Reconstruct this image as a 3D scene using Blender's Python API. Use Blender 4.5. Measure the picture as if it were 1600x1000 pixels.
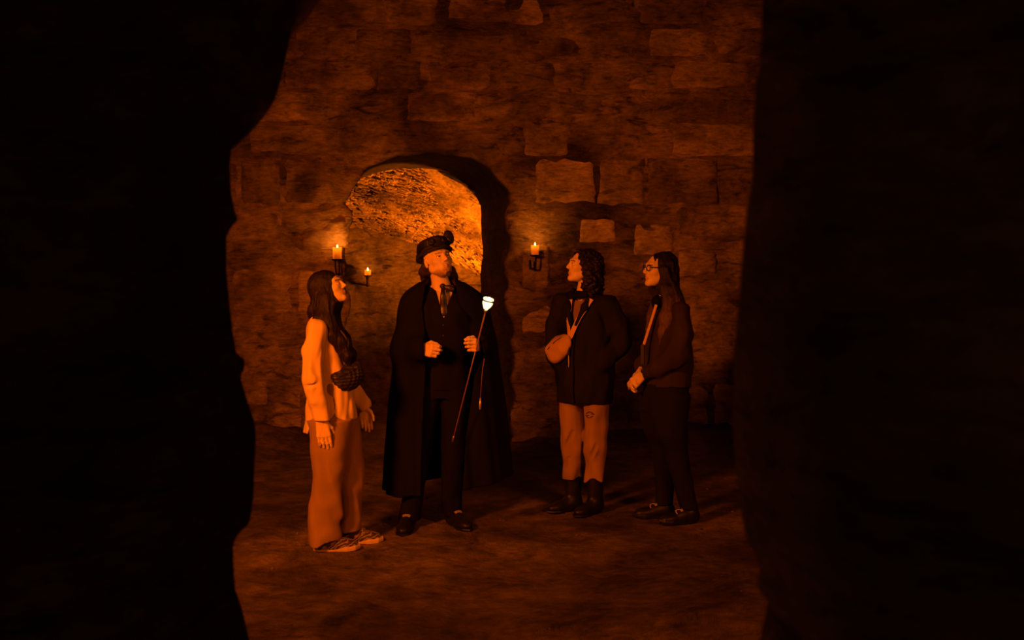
import bpy, bmesh, math, random
import numpy as np
from mathutils import Vector, Matrix

# ------------------------------------------------------------------ camera, world, lights, exposure
scene = bpy.context.scene
for o in list(bpy.data.objects):
    bpy.data.objects.remove(o)
COL = scene.collection
EYE = 1.56            # eye height; horizon lies at pixel row 430
FPX = 1600.0          # focal length in pixels of the 1600-wide frame

cam_d = bpy.data.cameras.new('camera')
cam_d.sensor_width = 36.0
cam_d.lens = 36.0
cam_d.shift_y = -70.0 / 1600.0
cam_d.clip_start = 0.05
cam_d.dof.use_dof = True
cam_d.dof.focus_distance = 7.1
cam_d.dof.aperture_fstop = 3.2
cam = bpy.data.objects.new('camera', cam_d)
cam.location = (0, 0, EYE)
cam.rotation_euler = (math.pi / 2, 0, 0)
COL.objects.link(cam)
scene.camera = cam

world = bpy.data.worlds.new('world')
scene.world = world
world.use_nodes = True
wb = world.node_tree.nodes['Background']
wb.inputs[0].default_value = (1.0, 0.30, 0.02, 1)
wb.inputs[1].default_value = 0.03

scene.view_settings.view_transform = 'Standard'
scene.view_settings.look = 'None'
scene.view_settings.exposure = 0.0
scene.view_settings.gamma = 1.0
scene.view_settings.use_curve_mapping = False

ORANGE = (1.0, 0.150, 0.003)


def lamp(name, kind, loc, power, color=ORANGE, size=0.3, target=None, spot=None, blend=0.6):
    d = bpy.data.lights.new(name, kind)
    d.energy = power
    d.color = color
    if kind == 'AREA':
        d.shape = 'DISK'
        d.size = size
    else:
        d.shadow_soft_size = size
    if kind == 'SPOT':
        d.spot_size = math.radians(spot)
        d.spot_blend = blend
    o = bpy.data.objects.new(name, d)
    o.location = loc
    if target is not None:
        v = Vector(target) - Vector(loc)
        o.rotation_euler = v.to_track_quat('-Z', 'Y').to_euler()
    COL.objects.link(o)
    return o


# orange lamp standing out of sight behind the left rock, throwing light on the visitors
lamp('key_lamp', 'SPOT', (-2.2, 2.95, 2.3), 780, size=0.25, target=(-0.75, 7.2, 1.25), spot=84, blend=0.9)
# added fill light, unseen behind the right rock, washing floor and wall
lamp('floor_fill_light', 'SPOT', (2.3, 2.6, 2.6), 270, size=0.3, target=(0.25, 5.2, 0.0), spot=78, blend=1.0)
# small added light, unseen low behind the left rock, grazing the earth
lamp('ground_fill_light', 'POINT', (-1.30, 3.55, 0.50), 20, size=0.08)
# lamp in the inner vault, behind the right door jamb
lamp('vault_lamp', 'SPOT', (0.45, 10.85, 1.10), 930, color=(1.0, 0.19, 0.003), size=0.10, target=(-1.05, 11.15, 2.5), spot=118, blend=0.8)

# ------------------------------------------------------------------ helpers
rng = np.random.default_rng(7)
LAT = rng.random((32, 32, 32)).astype(np.float32) * 2 - 1


def vn(x, y, z):
    x, y, z = np.broadcast_arrays(np.asarray(x, np.float32), np.asarray(y, np.float32), np.asarray(z, np.float32))
    ix, iy, iz = np.floor(x).astype(np.int32), np.floor(y).astype(np.int32), np.floor(z).astype(np.int32)
    fx, fy, fz = x - ix, y - iy, z - iz
    fx, fy, fz = fx * fx * (3 - 2 * fx), fy * fy * (3 - 2 * fy), fz * fz * (3 - 2 * fz)
    ix &= 31; iy &= 31; iz &= 31
    jx, jy, jz = (ix + 1) & 31, (iy + 1) & 31, (iz + 1) & 31
    L = LAT
    a = L[ix, iy, iz] * (1 - fx) + L[jx, iy, iz] * fx
    b = L[ix, jy, iz] * (1 - fx) + L[jx, jy, iz] * fx
    c = L[ix, iy, jz] * (1 - fx) + L[jx, iy, jz] * fx
    d = L[ix, jy, jz] * (1 - fx) + L[jx, jy, jz] * fx
    return (a * (1 - fy) + b * fy) * (1 - fz) + (c * (1 - fy) + d * fy) * fz


def fbm(x, y, z, n=4):
    s = 0; a = 1.0; f = 1.0
    for i in range(n):
        s = s + a * vn(x * f + 7.3 * i, y * f + 3.1 * i, z * f + 5.7 * i)
        a *= 0.5; f *= 2.03
    return s


def new_obj(name, me, mat, parent=None):
    o = bpy.data.objects.new(name, me)
    COL.objects.link(o)
    if mat is not None:
        for m in (mat if isinstance(mat, (list, tuple)) else [mat]):
            me.materials.append(m)
    if parent is not None:
        o.parent = parent
    return o


def quads_mesh(name, V, Q, smooth=True):
    me = bpy.data.meshes.new(name)
    V = np.ascontiguousarray(V, np.float32); Q = np.ascontiguousarray(Q, np.int32)
    me.vertices.add(len(V)); me.vertices.foreach_set('co', V.ravel())
    me.loops.add(Q.size); me.loops.foreach_set('vertex_index', Q.ravel())
    me.polygons.add(len(Q))
    me.polygons.foreach_set('loop_start', np.arange(len(Q), dtype=np.int32) * 4)
    me.update(calc_edges=True)
    me.validate()
    if smooth:
        me.polygons.foreach_set('use_smooth', np.ones(len(me.polygons), bool))
    return me


def tint(me, cols):
    a = me.attributes.new('tint', 'FLOAT_COLOR', 'POINT')
    c = np.ones((len(cols), 4), np.float32); c[:, :3] = cols
    a.data.foreach_set('color', c.ravel())


def tag(o, label, cat, group=None, kind=None):
    o['label'] = label; o['category'] = cat
    if group: o['group'] = group
    if kind: o['kind'] = kind
    return o


def thing(name, label, cat, loc=(0, 0, 0), rz=0.0, group=None):
    o = bpy.data.objects.new(name, None)
    o.empty_display_size = 0.1
    o.location = loc; o.rotation_euler = (0, 0, rz)
    COL.objects.link(o)
    return tag(o, label, cat, group)


def px(x, y, Y):
    return Vector(((x - 800) / FPX * Y, Y, EYE + (430 - y) / FPX * Y))


# ---- signed distance modelling -------------------------------------------------
def smin(a, b, k):
    if k <= 0: return np.minimum(a, b)
    h = np.maximum(k - np.abs(a - b), 0) / k
    return np.minimum(a, b) - h * h * k * 0.25


def smax(a, b, k):
    return -smin(-a, -b, k)


def f_cone(a, b, r1, r2):
    a = np.array(a, float); b = np.array(b, float); ba = b - a
    L = max(float(ba @ ba), 1e-9)

    def f(X, Y, Z):
        t = ((X - a[0]) * ba[0] + (Y - a[1]) * ba[1] + (Z - a[2]) * ba[2]) / L
        t = np.clip(t, 0, 1)
        dx, dy, dz = X - a[0] - t * ba[0], Y - a[1] - t * ba[1], Z - a[2] - t * ba[2]
        return np.sqrt(dx * dx + dy * dy + dz * dz) - (r1 + (r2 - r1) * t)
    r = max(r1, r2)
    return f, np.minimum(a, b) - r, np.maximum(a, b) + r


def rot(yaw=0, pitch=0, roll=0):
    return np.array(Matrix.Rotation(yaw, 3, 'Z') @ Matrix.Rotation(-pitch, 3, 'X') @ Matrix.Rotation(roll, 3, 'Y'))


def f_ell(c, r, R=None):
    c = np.array(c, float); r = np.array(r, float)

    def f(X, Y, Z):
        x, y, z = X - c[0], Y - c[1], Z - c[2]
        if R is not None:
            x, y, z = (R[0, 0] * x + R[1, 0] * y + R[2, 0] * z, R[0, 1] * x + R[1, 1] * y + R[2, 1] * z,
                       R[0, 2] * x + R[1, 2] * y + R[2, 2] * z)
        k0 = np.sqrt((x / r[0]) ** 2 + (y / r[1]) ** 2 + (z / r[2]) ** 2)
        k1 = np.sqrt((x / r[0] ** 2) ** 2 + (y / r[1] ** 2) ** 2 + (z / r[2] ** 2) ** 2) + 1e-6
        return k0 * (k0 - 1) / k1
    m = r.max() if R is not None else r
    return f, c - m, c + m


def f_box(c, r, rad=0.01, R=None):
    c = np.array(c, float); r = np.array(r, float) - rad

    def f(X, Y, Z):
        x, y, z = X - c[0], Y - c[1], Z - c[2]
        if R is not None:
            x, y, z = (R[0, 0] * x + R[1, 0] * y + R[2, 0] * z, R[0, 1] * x + R[1, 1] * y + R[2, 1] * z,
                       R[0, 2] * x + R[1, 2] * y + R[2, 2] * z)
        x, y, z = np.abs(x) - r[0], np.abs(y) - r[1], np.abs(z) - r[2]
        o = np.sqrt(np.maximum(x, 0) ** 2 + np.maximum(y, 0) ** 2 + np.maximum(z, 0) ** 2)
        return o + np.minimum(np.maximum(x, np.maximum(y, z)), 0) - rad
    m = np.linalg.norm(r + rad) if R is not None else r + rad
    return f, c - m, c + m


def f_stack(keys, fold=None, grow=0.0, yaw=0.0, pw=2.0, smooth=9):
    K = np.array(sorted(keys), float)
    zz = np.linspace(K[0, 0], K[-1, 0], 161)
    cols = [np.interp(zz, K[:, 0], K[:, i]) for i in range(1, 5)]
    ker = np.hanning(smooth + 2)[1:-1]; ker /= ker.sum()
    cols = [np.convolve(np.pad(c, smooth // 2, mode='edge'), ker, 'valid') for c in cols]
    z0, z1 = K[0, 0], K[-1, 0]
    cy_, sy_ = math.cos(yaw), math.sin(yaw)

    def f(X, Y, Z):
        cx, cy, rx, ry = (np.interp(Z, zz, c).astype(np.float32) for c in cols)
        rx = rx + grow; ry = ry + grow
        x, y = X - cx, Y - cy
        if yaw: x, y = cy_ * x + sy_ * y, -sy_ * x + cy_ * y
        if fold is not None:
            m = fold(np.arctan2(y, x), Z, x, y)
            rx = rx * m; ry = ry * m
        if pw == 2.0:
            k0 = np.sqrt((x / rx) ** 2 + (y / ry) ** 2)
        else:
            k0 = ((np.abs(x) / rx) ** pw + (np.abs(y) / ry) ** pw) ** (1 / pw)
        k1 = np.sqrt((x / rx ** 2) ** 2 + (y / ry ** 2) ** 2) + 1e-6
        d = k0 * (k0 - 1) / k1 if pw == 2.0 else (k0 - 1) * np.minimum(rx, ry)
        return np.maximum(d, np.maximum(z0 - grow - Z, Z - z1 - grow))
    m = max(K[:, 3].max(), K[:, 4].max()) * (1.25 if fold else 1.02) + grow
    lo = np.array([K[:, 1].min() - m, K[:, 2].min() - m, z0 - grow]); hi = np.array([K[:, 1].max() + m, K[:, 2].max() + m, z1 + grow])
    return f, lo, hi


class Solid:
    """a field built from smooth unions and cuts, meshed with surface nets"""

    def __init__(s, h=0.006):
        s.ops = []; s.h = h

    def add(s, p, k=0.0):
        s.ops.append(('a', p, k)); return s

    def cut(s, p, k=0.0):
        s.ops.append(('c', p, k)); return s

    def both(s, p, k=0.0):
        s.ops.append(('i', p, k)); return s

    def mod(s, f):
        s.ops.append(('m', (f, None, None), 0)); return s

    def tube(s, pts, k=0.02, kb=None):
        for i in range(len(pts) - 1):
            s.add(f_cone(pts[i][:3], pts[i + 1][:3], pts[i][3], pts[i + 1][3]), k if i or kb is None else kb)
        return s

    def solve(s):
        pad = 0.03
        los = [p[1] for o, p, k in s.ops if o == 'a']; his = [p[2] for o, p, k in s.ops if o == 'a']
        lo = np.min(los, 0) - pad; hi = np.max(his, 0) + pad
        n = np.ceil((hi - lo) / s.h).astype(int) + 1
        s.lo = lo
        ax = [lo[i] + np.arange(n[i]) * s.h for i in range(3)]
        s.ax = ax
        F = np.full(n, 0.06, np.float32)
        X, Y, Z = ax[0].astype(np.float32)[:, None, None], ax[1].astype(np.float32)[None, :, None], ax[2].astype(np.float32)[None, None, :]
        for o, p, k in s.ops:
            f, l, h = p
            if l is None:
                sl = (slice(None),) * 3
            else:
                e = 0.02 + k
                sl = tuple(slice(max(0, int(np.searchsorted(ax[i], l[i] - e))), int(np.searchsorted(ax[i], h[i] + e))) for i in range(3))
            if any(q.start is not None and q.start >= q.stop for q in sl): continue
            xs, ys, zs = X[sl[0]], Y[:, sl[1]], Z[:, :, sl[2]]
            d = f(xs, ys, zs)
            if o == 'a': F[sl] = smin(F[sl], d, k)
            elif o == 'c': F[sl] = smax(F[sl], -d, k)
            elif o == 'i': F[sl] = smax(F[sl], np.broadcast_to(d, F[sl].shape), k)
            else: F[sl] = F[sl] + d
        s.F = F
        return s

    def at(s, p):
        q = [(p[i] - s.lo[i]) / s.h for i in range(3)]
        i = [int(math.floor(v)) for v in q]
        if any(i[k] < 0 or i[k] + 1 >= s.F.shape[k] for k in range(3)): return 0.06
        t = [q[k] - i[k] for k in range(3)]
        B = s.F[i[0]:i[0] + 2, i[1]:i[1] + 2, i[2]:i[2] + 2]
        B = B[0] * (1 - t[0]) + B[1] * t[0]; B = B[0] * (1 - t[1]) + B[1] * t[1]
        return float(B[0] * (1 - t[2]) + B[1] * t[2])

    def hit(s, p, d, off=0.0, far=0.6):
        """first point along d from p where the field falls to off"""
        p = np.array(p, float); d = np.array(d, float); d /= np.linalg.norm(d)
        t = 0.0
        while t < far:
            if s.at(p + d * t) <= off: break
            t += 0.003
        return p + d * t

    def mesh(s, name):
        if not hasattr(s, 'F'): s.solve()
        F = s.F; I = F < 0
        nx, ny, nz = F.shape
        cnt = np.zeros((nx - 1, ny - 1, nz - 1), np.uint8)
        for a in (0, 1):
            for b in (0, 1):
                for c in (0, 1):
                    cnt += I[a:nx - 1 + a, b:ny - 1 + b, c:nz - 1 + c]
        cells = np.argwhere((cnt > 0) & (cnt < 8))
        idx = np.full(cnt.shape, -1, np.int32)
        idx[tuple(cells.T)] = np.arange(len(cells))
        acc = np.zeros((len(cells), 3), np.float32); num = np.zeros(len(cells), np.float32)
        cor = [(a, b, c) for a in (0, 1) for b in (0, 1) for c in (0, 1)]
        val = {q: F[cells[:, 0] + q[0], cells[:, 1] + q[1], cells[:, 2] + q[2]] for q in cor}
        for q in cor:
            for k in range(3):
                if q[k] == 0:
                    r = list(q); r[k] = 1; r = tuple(r)
                    v0, v1 = val[q], val[r]
                    m = (v0 < 0) != (v1 < 0)
                    t = np.where(m, v0 / np.where(m, v0 - v1, 1), 0)
                    pt = np.tile(np.array(q, np.float32), (len(cells), 1)); pt[:, k] = t
                    acc[m] += pt[m]; num[m] += 1
        V = (cells + acc / num[:, None]) * s.h + s.lo
        Q = []
        for k in range(3):
            sl0 = [slice(None)] * 3; sl1 = [slice(None)] * 3
            sl0[k] = slice(0, -1); sl1[k] = slice(1, None)
            A, B = I[tuple(sl0)], I[tuple(sl1)]
            e = np.argwhere(A != B)
            u, v = [(1, 2), (2, 0), (0, 1)][k]
            ok = (e[:, u] > 0) & (e[:, v] > 0) & (e[:, u] < F.shape[u] - 1) & (e[:, v] < F.shape[v] - 1)
            e = e[ok]
            ins = A[tuple(e.T)]

            def cell(du, dv):
                c = e.copy(); c[:, u] += du; c[:, v] += dv
                return idx[tuple(c.T)]
            q = np.stack([cell(-1, -1), cell(0, -1), cell(0, 0), cell(-1, 0)], 1)
            q[~ins] = q[~ins][:, ::-1]
            Q.append(q)
        Q = np.concatenate(Q)
        s.V = V
        return quads_mesh(name, V, Q)


def build(name, s, mat, parent=None):
    return new_obj(name, s.mesh(name), mat, parent)


def ribbon(name, pts, nrm, w, t, mat, parent=None, closed=False):
    """flat strap swept along pts; nrm are the outward normals"""
    P = [Vector(p) for p in pts]; N = [Vector(n).normalized() for n in nrm]
    bm = bmesh.new(); rings = []
    n = len(P)
    for i in range(n):
        a = P[(i - 1) % n] if (closed or i > 0) else P[i]
        b = P[(i + 1) % n] if (closed or i < n - 1) else P[i]
        T = (b - a).normalized(); S = T.cross(N[i]).normalized(); U = S.cross(T).normalized()
        rings.append([bm.verts.new(P[i] + S * (w / 2 * sx) + U * (t * su)) for sx, su in ((-1, 0), (1, 0), (1, 1), (-1, 1))])
    for i in range(n if closed else n - 1):
        A, B = rings[i], rings[(i + 1) % n]
        for k in range(4):
            bm.faces.new((A[k], A[(k + 1) % 4], B[(k + 1) % 4], B[k]))
    if not closed:
        bm.faces.new(rings[0][::-1]); bm.faces.new(rings[-1])
    bmesh.ops.recalc_face_normals(bm, faces=bm.faces)
    me = bpy.data.meshes.new(name); bm.to_mesh(me); bm.free()
    return new_obj(name, me, mat, parent)


def sweep(name, pts, rad, mat, parent=None, seg=10):
    """round tube along pts, rad per point"""
    P = [Vector(p) for p in pts]; bm = bmesh.new(); rings = []
    up = Vector((0.12, 0.97, 0.2))
    for i, p in enumerate(P):
        T = (P[min(i + 1, len(P) - 1)] - P[max(i - 1, 0)]).normalized()
        S = T.cross(up).normalized(); U = S.cross(T)
        r = rad[i] if isinstance(rad, (list, tuple)) else rad
        rings.append([bm.verts.new(p + (S * math.cos(a) + U * math.sin(a)) * r) for a in [2 * math.pi * k / seg for k in range(seg)]])
    for A, B in zip(rings, rings[1:]):
        for k in range(seg): bm.faces.new((A[k], A[(k + 1) % seg], B[(k + 1) % seg], B[k]))
    bm.faces.new(rings[0][::-1]); bm.faces.new(rings[-1])
    bmesh.ops.recalc_face_normals(bm, faces=bm.faces)
    for f in bm.faces: f.smooth = True
    me = bpy.data.meshes.new(name); bm.to_mesh(me); bm.free()
    return new_obj(name, me, mat, parent)


def lathe(name, prof, mat, parent=None, seg=24, loc=(0, 0, 0), wob=0.0):
    """surface of revolution about z of (r, z) pairs"""
    bm = bmesh.new(); rings = []
    for j, (r, z) in enumerate(prof):
        rings.append([bm.verts.new((loc[0] + r * math.cos(a), loc[1] + r * math.sin(a), loc[2] + z + wob * r * math.sin(2 * a + 1) * (z > 0)))
                      for a in [2 * math.pi * k / seg for k in range(seg)]])
    for A, B in zip(rings, rings[1:]):
        for k in range(seg): bm.faces.new((A[k], A[(k + 1) % seg], B[(k + 1) % seg], B[k]))
    bm.faces.new(rings[0][::-1]); bm.faces.new(rings[-1])
    bmesh.ops.remove_doubles(bm, verts=bm.verts, dist=1e-5)
    bmesh.ops.recalc_face_normals(bm, faces=bm.faces)
    for f in bm.faces: f.smooth = True
    me = bpy.data.meshes.new(name); bm.to_mesh(me); bm.free()
    return new_obj(name, me, mat, parent)


# ------------------------------------------------------------------ materials
def mat_base(name):
    m = bpy.data.materials.new(name); m.use_nodes = True
    return m, m.node_tree, m.node_tree.nodes['Principled BSDF']


def noise_node(nt, scale, detail=6, rough=0.6, vec=None, dist=0.0):
    n = nt.nodes.new('ShaderNodeTexNoise')
    n.inputs['Scale'].default_value = scale; n.inputs['Detail'].default_value = detail
    n.inputs['Roughness'].default_value = rough; n.inputs['Distortion'].default_value = dist
    if vec is not None: nt.links.new(vec, n.inputs['Vector'])
    return n


def ramp(nt, src, stops):
    r = nt.nodes.new('ShaderNodeValToRGB')
    e = r.color_ramp.elements
    while len(e) < len(stops): e.new(0.5)
    for i, (p, c) in enumerate(stops):
        e[i].position = p; e[i].color = (*c, 1)
    nt.links.new(src, r.inputs[0])
    return r


def mix_mul(nt, a, b, fac=1.0):
    n = nt.nodes.new('ShaderNodeMix'); n.data_type = 'RGBA'; n.blend_type = 'MULTIPLY'
    n.inputs[0].default_value = fac
    nt.links.new(a, n.inputs[6]); nt.links.new(b, n.inputs[7])
    return n.outputs[2]


def stone_mat(name, dark, light, scale=3.0, bump=0.6, per_object=0.0, use_tint=False, rough=0.9, crev=0.85):
    m, nt, b = mat_base(name)
    geo = nt.nodes.new('ShaderNodeNewGeometry'); vec = geo.outputs['Position']
    n1 = noise_node(nt, scale, 8, 0.68, vec, 0.6)
    n2 = noise_node(nt, scale * 0.35, 4, 0.6, vec, 0.3)
    mp = nt.nodes.new('ShaderNodeMapping'); mp.inputs['Scale'].default_value = (1, 1, 3.2)
    nt.links.new(vec, mp.inputs[0])
    n3 = noise_node(nt, scale * 5, 6, 0.75, mp.outputs[0], 0.2)
    mid = tuple((dark[i] + light[i]) / 2 for i in range(3))
    c1 = ramp(nt, n1.outputs[0], [(0.30, dark), (0.5, mid), (0.70, light)])
    c2 = ramp(nt, n2.outputs[0], [(0.37, (0.30, 0.28, 0.26)), (0.58, (1, 1, 1))])
    c3 = ramp(nt, n3.outputs[0], [(0.33, (0.35, 0.35, 0.35)), (0.6, (1.1, 1.1, 1.1))])
    col = mix_mul(nt, c1.outputs[0], c2.outputs[0]); col = mix_mul(nt, col, c3.outputs[0], 0.8)
    mq = nt.nodes.new('ShaderNodeMapping'); mq.inputs['Scale'].default_value = (1.0, 1.0, 3.0)
    nt.links.new(vec, mq.inputs[0])
    n4 = noise_node(nt, scale * 1.5, 7, 0.72, mq.outputs[0], 0.9)
    c4 = ramp(nt, n4.outputs[0], [(0.36, (0.10, 0.09, 0.08)), (0.47, (0.9, 0.9, 0.9)), (0.62, (1.0, 1.0, 1.0)), (0.70, (1.5, 1.5, 1.5))])
    col = mix_mul(nt, col, c4.outputs[0], crev)
    if per_object > 0:
        oi = nt.nodes.new('ShaderNodeObjectInfo')
        lo = 1 - per_object
        r = ramp(nt, oi.outputs['Random'], [(0, (lo, lo, lo)), (0.5, (0.95,) * 3), (1, (1 + per_object * 1.0,) * 3)])
        col = mix_mul(nt, col, r.outputs[0])
    if use_tint:
        at = nt.nodes.new('ShaderNodeAttribute'); at.attribute_name = 'tint'
        col = mix_mul(nt, col, at.outputs['Color'])
    nt.links.new(col, b.inputs['Base Color'])
    b.inputs['Roughness'].default_value = rough
    b.inputs['Specular IOR Level'].default_value = 0.25
    bp = nt.nodes.new('ShaderNodeBump'); bp.inputs['Strength'].default_value = bump; bp.inputs['Distance'].default_value = 0.05
    ad = nt.nodes.new('ShaderNodeMath'); ad.operation = 'MULTIPLY_ADD'
    nt.links.new(n3.outputs[0], ad.inputs[0]); ad.inputs[1].default_value = 0.5; nt.links.new(n4.outputs[0], ad.inputs[2])
    nt.links.new(ad.outputs[0], bp.inputs['Height'])
    nt.links.new(bp.outputs[0], b.inputs['Normal'])
    return m


def cloth_mat(name, col, rough=0.9, var=0.25, weave=220, stretch=(1, 1, 0.25), sheen=0.0, spec=0.15):
    m, nt, b = mat_base(name)
    tc = nt.nodes.new('ShaderNodeTexCoord')
    mp = nt.nodes.new('ShaderNodeMapping'); mp.inputs['Scale'].default_value = stretch
    nt.links.new(tc.outputs['Object'], mp.inputs[0])
    n1 = noise_node(nt, 9, 4, 0.6, mp.outputs[0])
    n2 = noise_node(nt, weave, 2, 0.5, tc.outputs['Object'])
    lo = tuple(c * (1 - var) for c in col); hi = tuple(min(1, c * (1 + var * 0.5)) for c in col)
    r = ramp(nt, n1.outputs[0], [(0.3, lo), (0.65, hi)])
    nt.links.new(r.outputs[0], b.inputs['Base Color'])
    b.inputs['Roughness'].default_value = rough
    b.inputs['Specular IOR Level'].default_value = spec
    if sheen: b.inputs['Sheen Weight'].default_value = sheen
    bp = nt.nodes.new('ShaderNodeBump'); bp.inputs['Strength'].default_value = 0.25; bp.inputs['Distance'].default_value = 0.004
    nt.links.new(n2.outputs[0], bp.inputs['Height']); nt.links.new(bp.outputs[0], b.inputs['Normal'])
    return m


def hair_mat(name, root, tip=None, z0=0, z1=1):
    m, nt, b = mat_base(name)
    tc = nt.nodes.new('ShaderNodeTexCoord')
    mp = nt.nodes.new('ShaderNodeMapping'); mp.inputs['Scale'].default_value = (1, 1, 0.08)
    nt.links.new(tc.outputs['Object'], mp.inputs[0])
    n = noise_node(nt, 170, 3, 0.6, mp.outputs[0], 0.4)
    r = ramp(nt, n.outputs[0], [(0.3, tuple(c * 0.25 for c in root)), (0.7, tuple(c * 0.95 for c in root))])
    col = r.outputs[0]
    if tip is not None:
        r2 = ramp(nt, n.outputs[0], [(0.3, tuple(c * 0.5 for c in tip)), (0.7, tuple(c * 1.3 for c in tip))])
        sx = nt.nodes.new('ShaderNodeSeparateXYZ'); nt.links.new(tc.outputs['Object'], sx.inputs[0])
        mr = nt.nodes.new('ShaderNodeMapRange'); mr.inputs[1].default_value = z0; mr.inputs[2].default_value = z1
        nt.links.new(sx.outputs[2], mr.inputs[0])
        mx = nt.nodes.new('ShaderNodeMix'); mx.data_type = 'RGBA'
        nt.links.new(mr.outputs[0], mx.inputs[0]); nt.links.new(col, mx.inputs[6]); nt.links.new(r2.outputs[0], mx.inputs[7])
        col = mx.outputs[2]
    nt.links.new(col, b.inputs['Base Color'])
    b.inputs['Roughness'].default_value = 0.42
    b.inputs['Specular IOR Level'].default_value = 0.22
    bp = nt.nodes.new('ShaderNodeBump'); bp.inputs['Strength'].default_value = 0.7; bp.inputs['Distance'].default_value = 0.01
    nt.links.new(n.outputs[0], bp.inputs['Height']); nt.links.new(bp.outputs[0], b.inputs['Normal'])
    return m


def skin_mat():
    m, nt, b = mat_base('skin')
    at = nt.nodes.new('ShaderNodeAttribute'); at.attribute_name = 'tint'
    n = noise_node(nt, 40, 4, 0.6)
    r = ramp(nt, n.outputs[0], [(0.3, (0.58, 0.44, 0.35)), (0.7, (0.72, 0.56, 0.45))])
    nt.links.new(mix_mul(nt, r.outputs[0], at.outputs['Color']), b.inputs['Base Color'])
    b.inputs['Roughness'].default_value = 0.55
    b.inputs['Specular IOR Level'].default_value = 0.3
    return m


def plain(name, col, rough=0.6, metal=0.0, spec=0.3, noise=0.2, scale=30):
    m, nt, b = mat_base(name)
    tc = nt.nodes.new('ShaderNodeTexCoord')
    n = noise_node(nt, scale, 4, 0.6, tc.outputs['Object'])
    r = ramp(nt, n.outputs[0], [(0.3, tuple(c * (1 - noise) for c in col)), (0.7, tuple(min(1, c * (1 + noise)) for c in col))])
    nt.links.new(r.outputs[0], b.inputs['Base Color'])
    b.inputs['Roughness'].default_value = rough; b.inputs['Metallic'].default_value = metal
    b.inputs['Specular IOR Level'].default_value = spec
    return m


def emit(name, col, strength):
    m = bpy.data.materials.new(name); m.use_nodes = True
    nt = m.node_tree; nt.nodes.clear()
    e = nt.nodes.new('ShaderNodeEmission'); o = nt.nodes.new('ShaderNodeOutputMaterial')
    e.inputs[0].default_value = (*col, 1); e.inputs[1].default_value = strength
    nt.links.new(e.outputs[0], o.inputs[0])
    return m


def wax_mat():
    m, nt, b = mat_base('wax')
    tr = nt.nodes.new('ShaderNodeBsdfTranslucent'); tr.inputs[0].default_value = (0.95, 0.62, 0.22, 1)
    mx = nt.nodes.new('ShaderNodeMixShader'); mx.inputs[0].default_value = 0.82
    n = noise_node(nt, 30, 3, 0.5)
    r = ramp(nt, n.outputs[0], [(0.3, (0.75, 0.52, 0.28)), (0.7, (0.85, 0.6, 0.34))])
    nt.links.new(r.outputs[0], b.inputs['Base Color'])
    out = nt.nodes['Material Output']
    nt.links.new(b.outputs[0], mx.inputs[1]); nt.links.new(tr.outputs[0], mx.inputs[2]); nt.links.new(mx.outputs[0], out.inputs[0])
    return m


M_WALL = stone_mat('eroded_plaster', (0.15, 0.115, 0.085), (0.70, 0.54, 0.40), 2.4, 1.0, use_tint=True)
M_STONE = stone_mat('sandstone_block', (0.26, 0.20, 0.15), (0.85, 0.66, 0.50), 2.6, 0.9, per_object=0.42, crev=0.65)
M_PALE = stone_mat('pale_sandstone', (0.42, 0.33, 0.25), (0.90, 0.72, 0.55), 2.6, 0.8, per_object=0.12, crev=0.4)
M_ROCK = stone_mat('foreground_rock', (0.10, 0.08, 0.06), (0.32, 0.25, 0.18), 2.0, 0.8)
M_VAULT = stone_mat('vault_rubble', (0.30, 0.23, 0.17), (0.75, 0.58, 0.43), 5.0, 0.7, crev=0.6)
M_FLOOR = stone_mat('earth_floor', (0.08, 0.062, 0.046), (0.30, 0.23, 0.165), 1.9, 1.0, rough=0.75, crev=0.6)
M_PEBBLE = stone_mat('pebble', (0.12, 0.09, 0.07), (0.35, 0.27, 0.2), 9.0, 0.4)
M_SKIN = skin_mat()
M_EYE = plain('eye_white', (0.7, 0.65, 0.6), 0.2, spec=0.5, noise=0.05)
M_IRIS = plain('iris', (0.03, 0.02, 0.015), 0.2, spec=0.5, noise=0.1)
M_IRON = plain('wrought_iron', (0.02, 0.018, 0.016), 0.6, metal=0.6, noise=0.4)
M_WAX = wax_mat()
M_FLAME = emit('flame', (1.0, 0.50, 0.10), 60)
M_BLACK = cloth_mat('black_wool', (0.006, 0.005, 0.0045), 0.95, 0.3, spec=0.08)
M_SUIT = cloth_mat('dark_suit', (0.007, 0.0055, 0.005), 0.9, 0.3, spec=0.08)
M_LEATHER = plain('black_leather', (0.009, 0.0075, 0.0065), 0.45, spec=0.28, noise=0.3)


# ------------------------------------------------------------------ the vaulted chamber
WY = 9.6                       # front face of the back wall
DX0, DX1 = -1.51, 0.0          # door opening at the front face
DC, DW = (DX0 + DX1) / 2, (DX1 - DX0) / 2
SPR, APEX = 2.26, 2.72
SKEW = 0.36                    # the passage runs away to the left


def structure(o, label, cat):
    return tag(o, label, cat, kind='structure')


def grid_mesh(name, nu, nv, fn, mat, parent=None, flip=False):
    u = np.linspace(0, 1, nu); v = np.linspace(0, 1, nv)
    U, W = np.meshgrid(u, v, indexing='ij')
    P = np.stack(fn(U, W), -1).reshape(-1, 3)
    i, j = np.meshgrid(np.arange(nu - 1), np.arange(nv - 1), indexing='ij')
    a = (i * nv + j).ravel()
    Q = np.stack([a, a + nv, a + nv + 1, a + 1], 1)
    if flip: Q = Q[:, ::-1]
    return new_obj(name, quads_mesh(name, P, Q), mat, parent)


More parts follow.
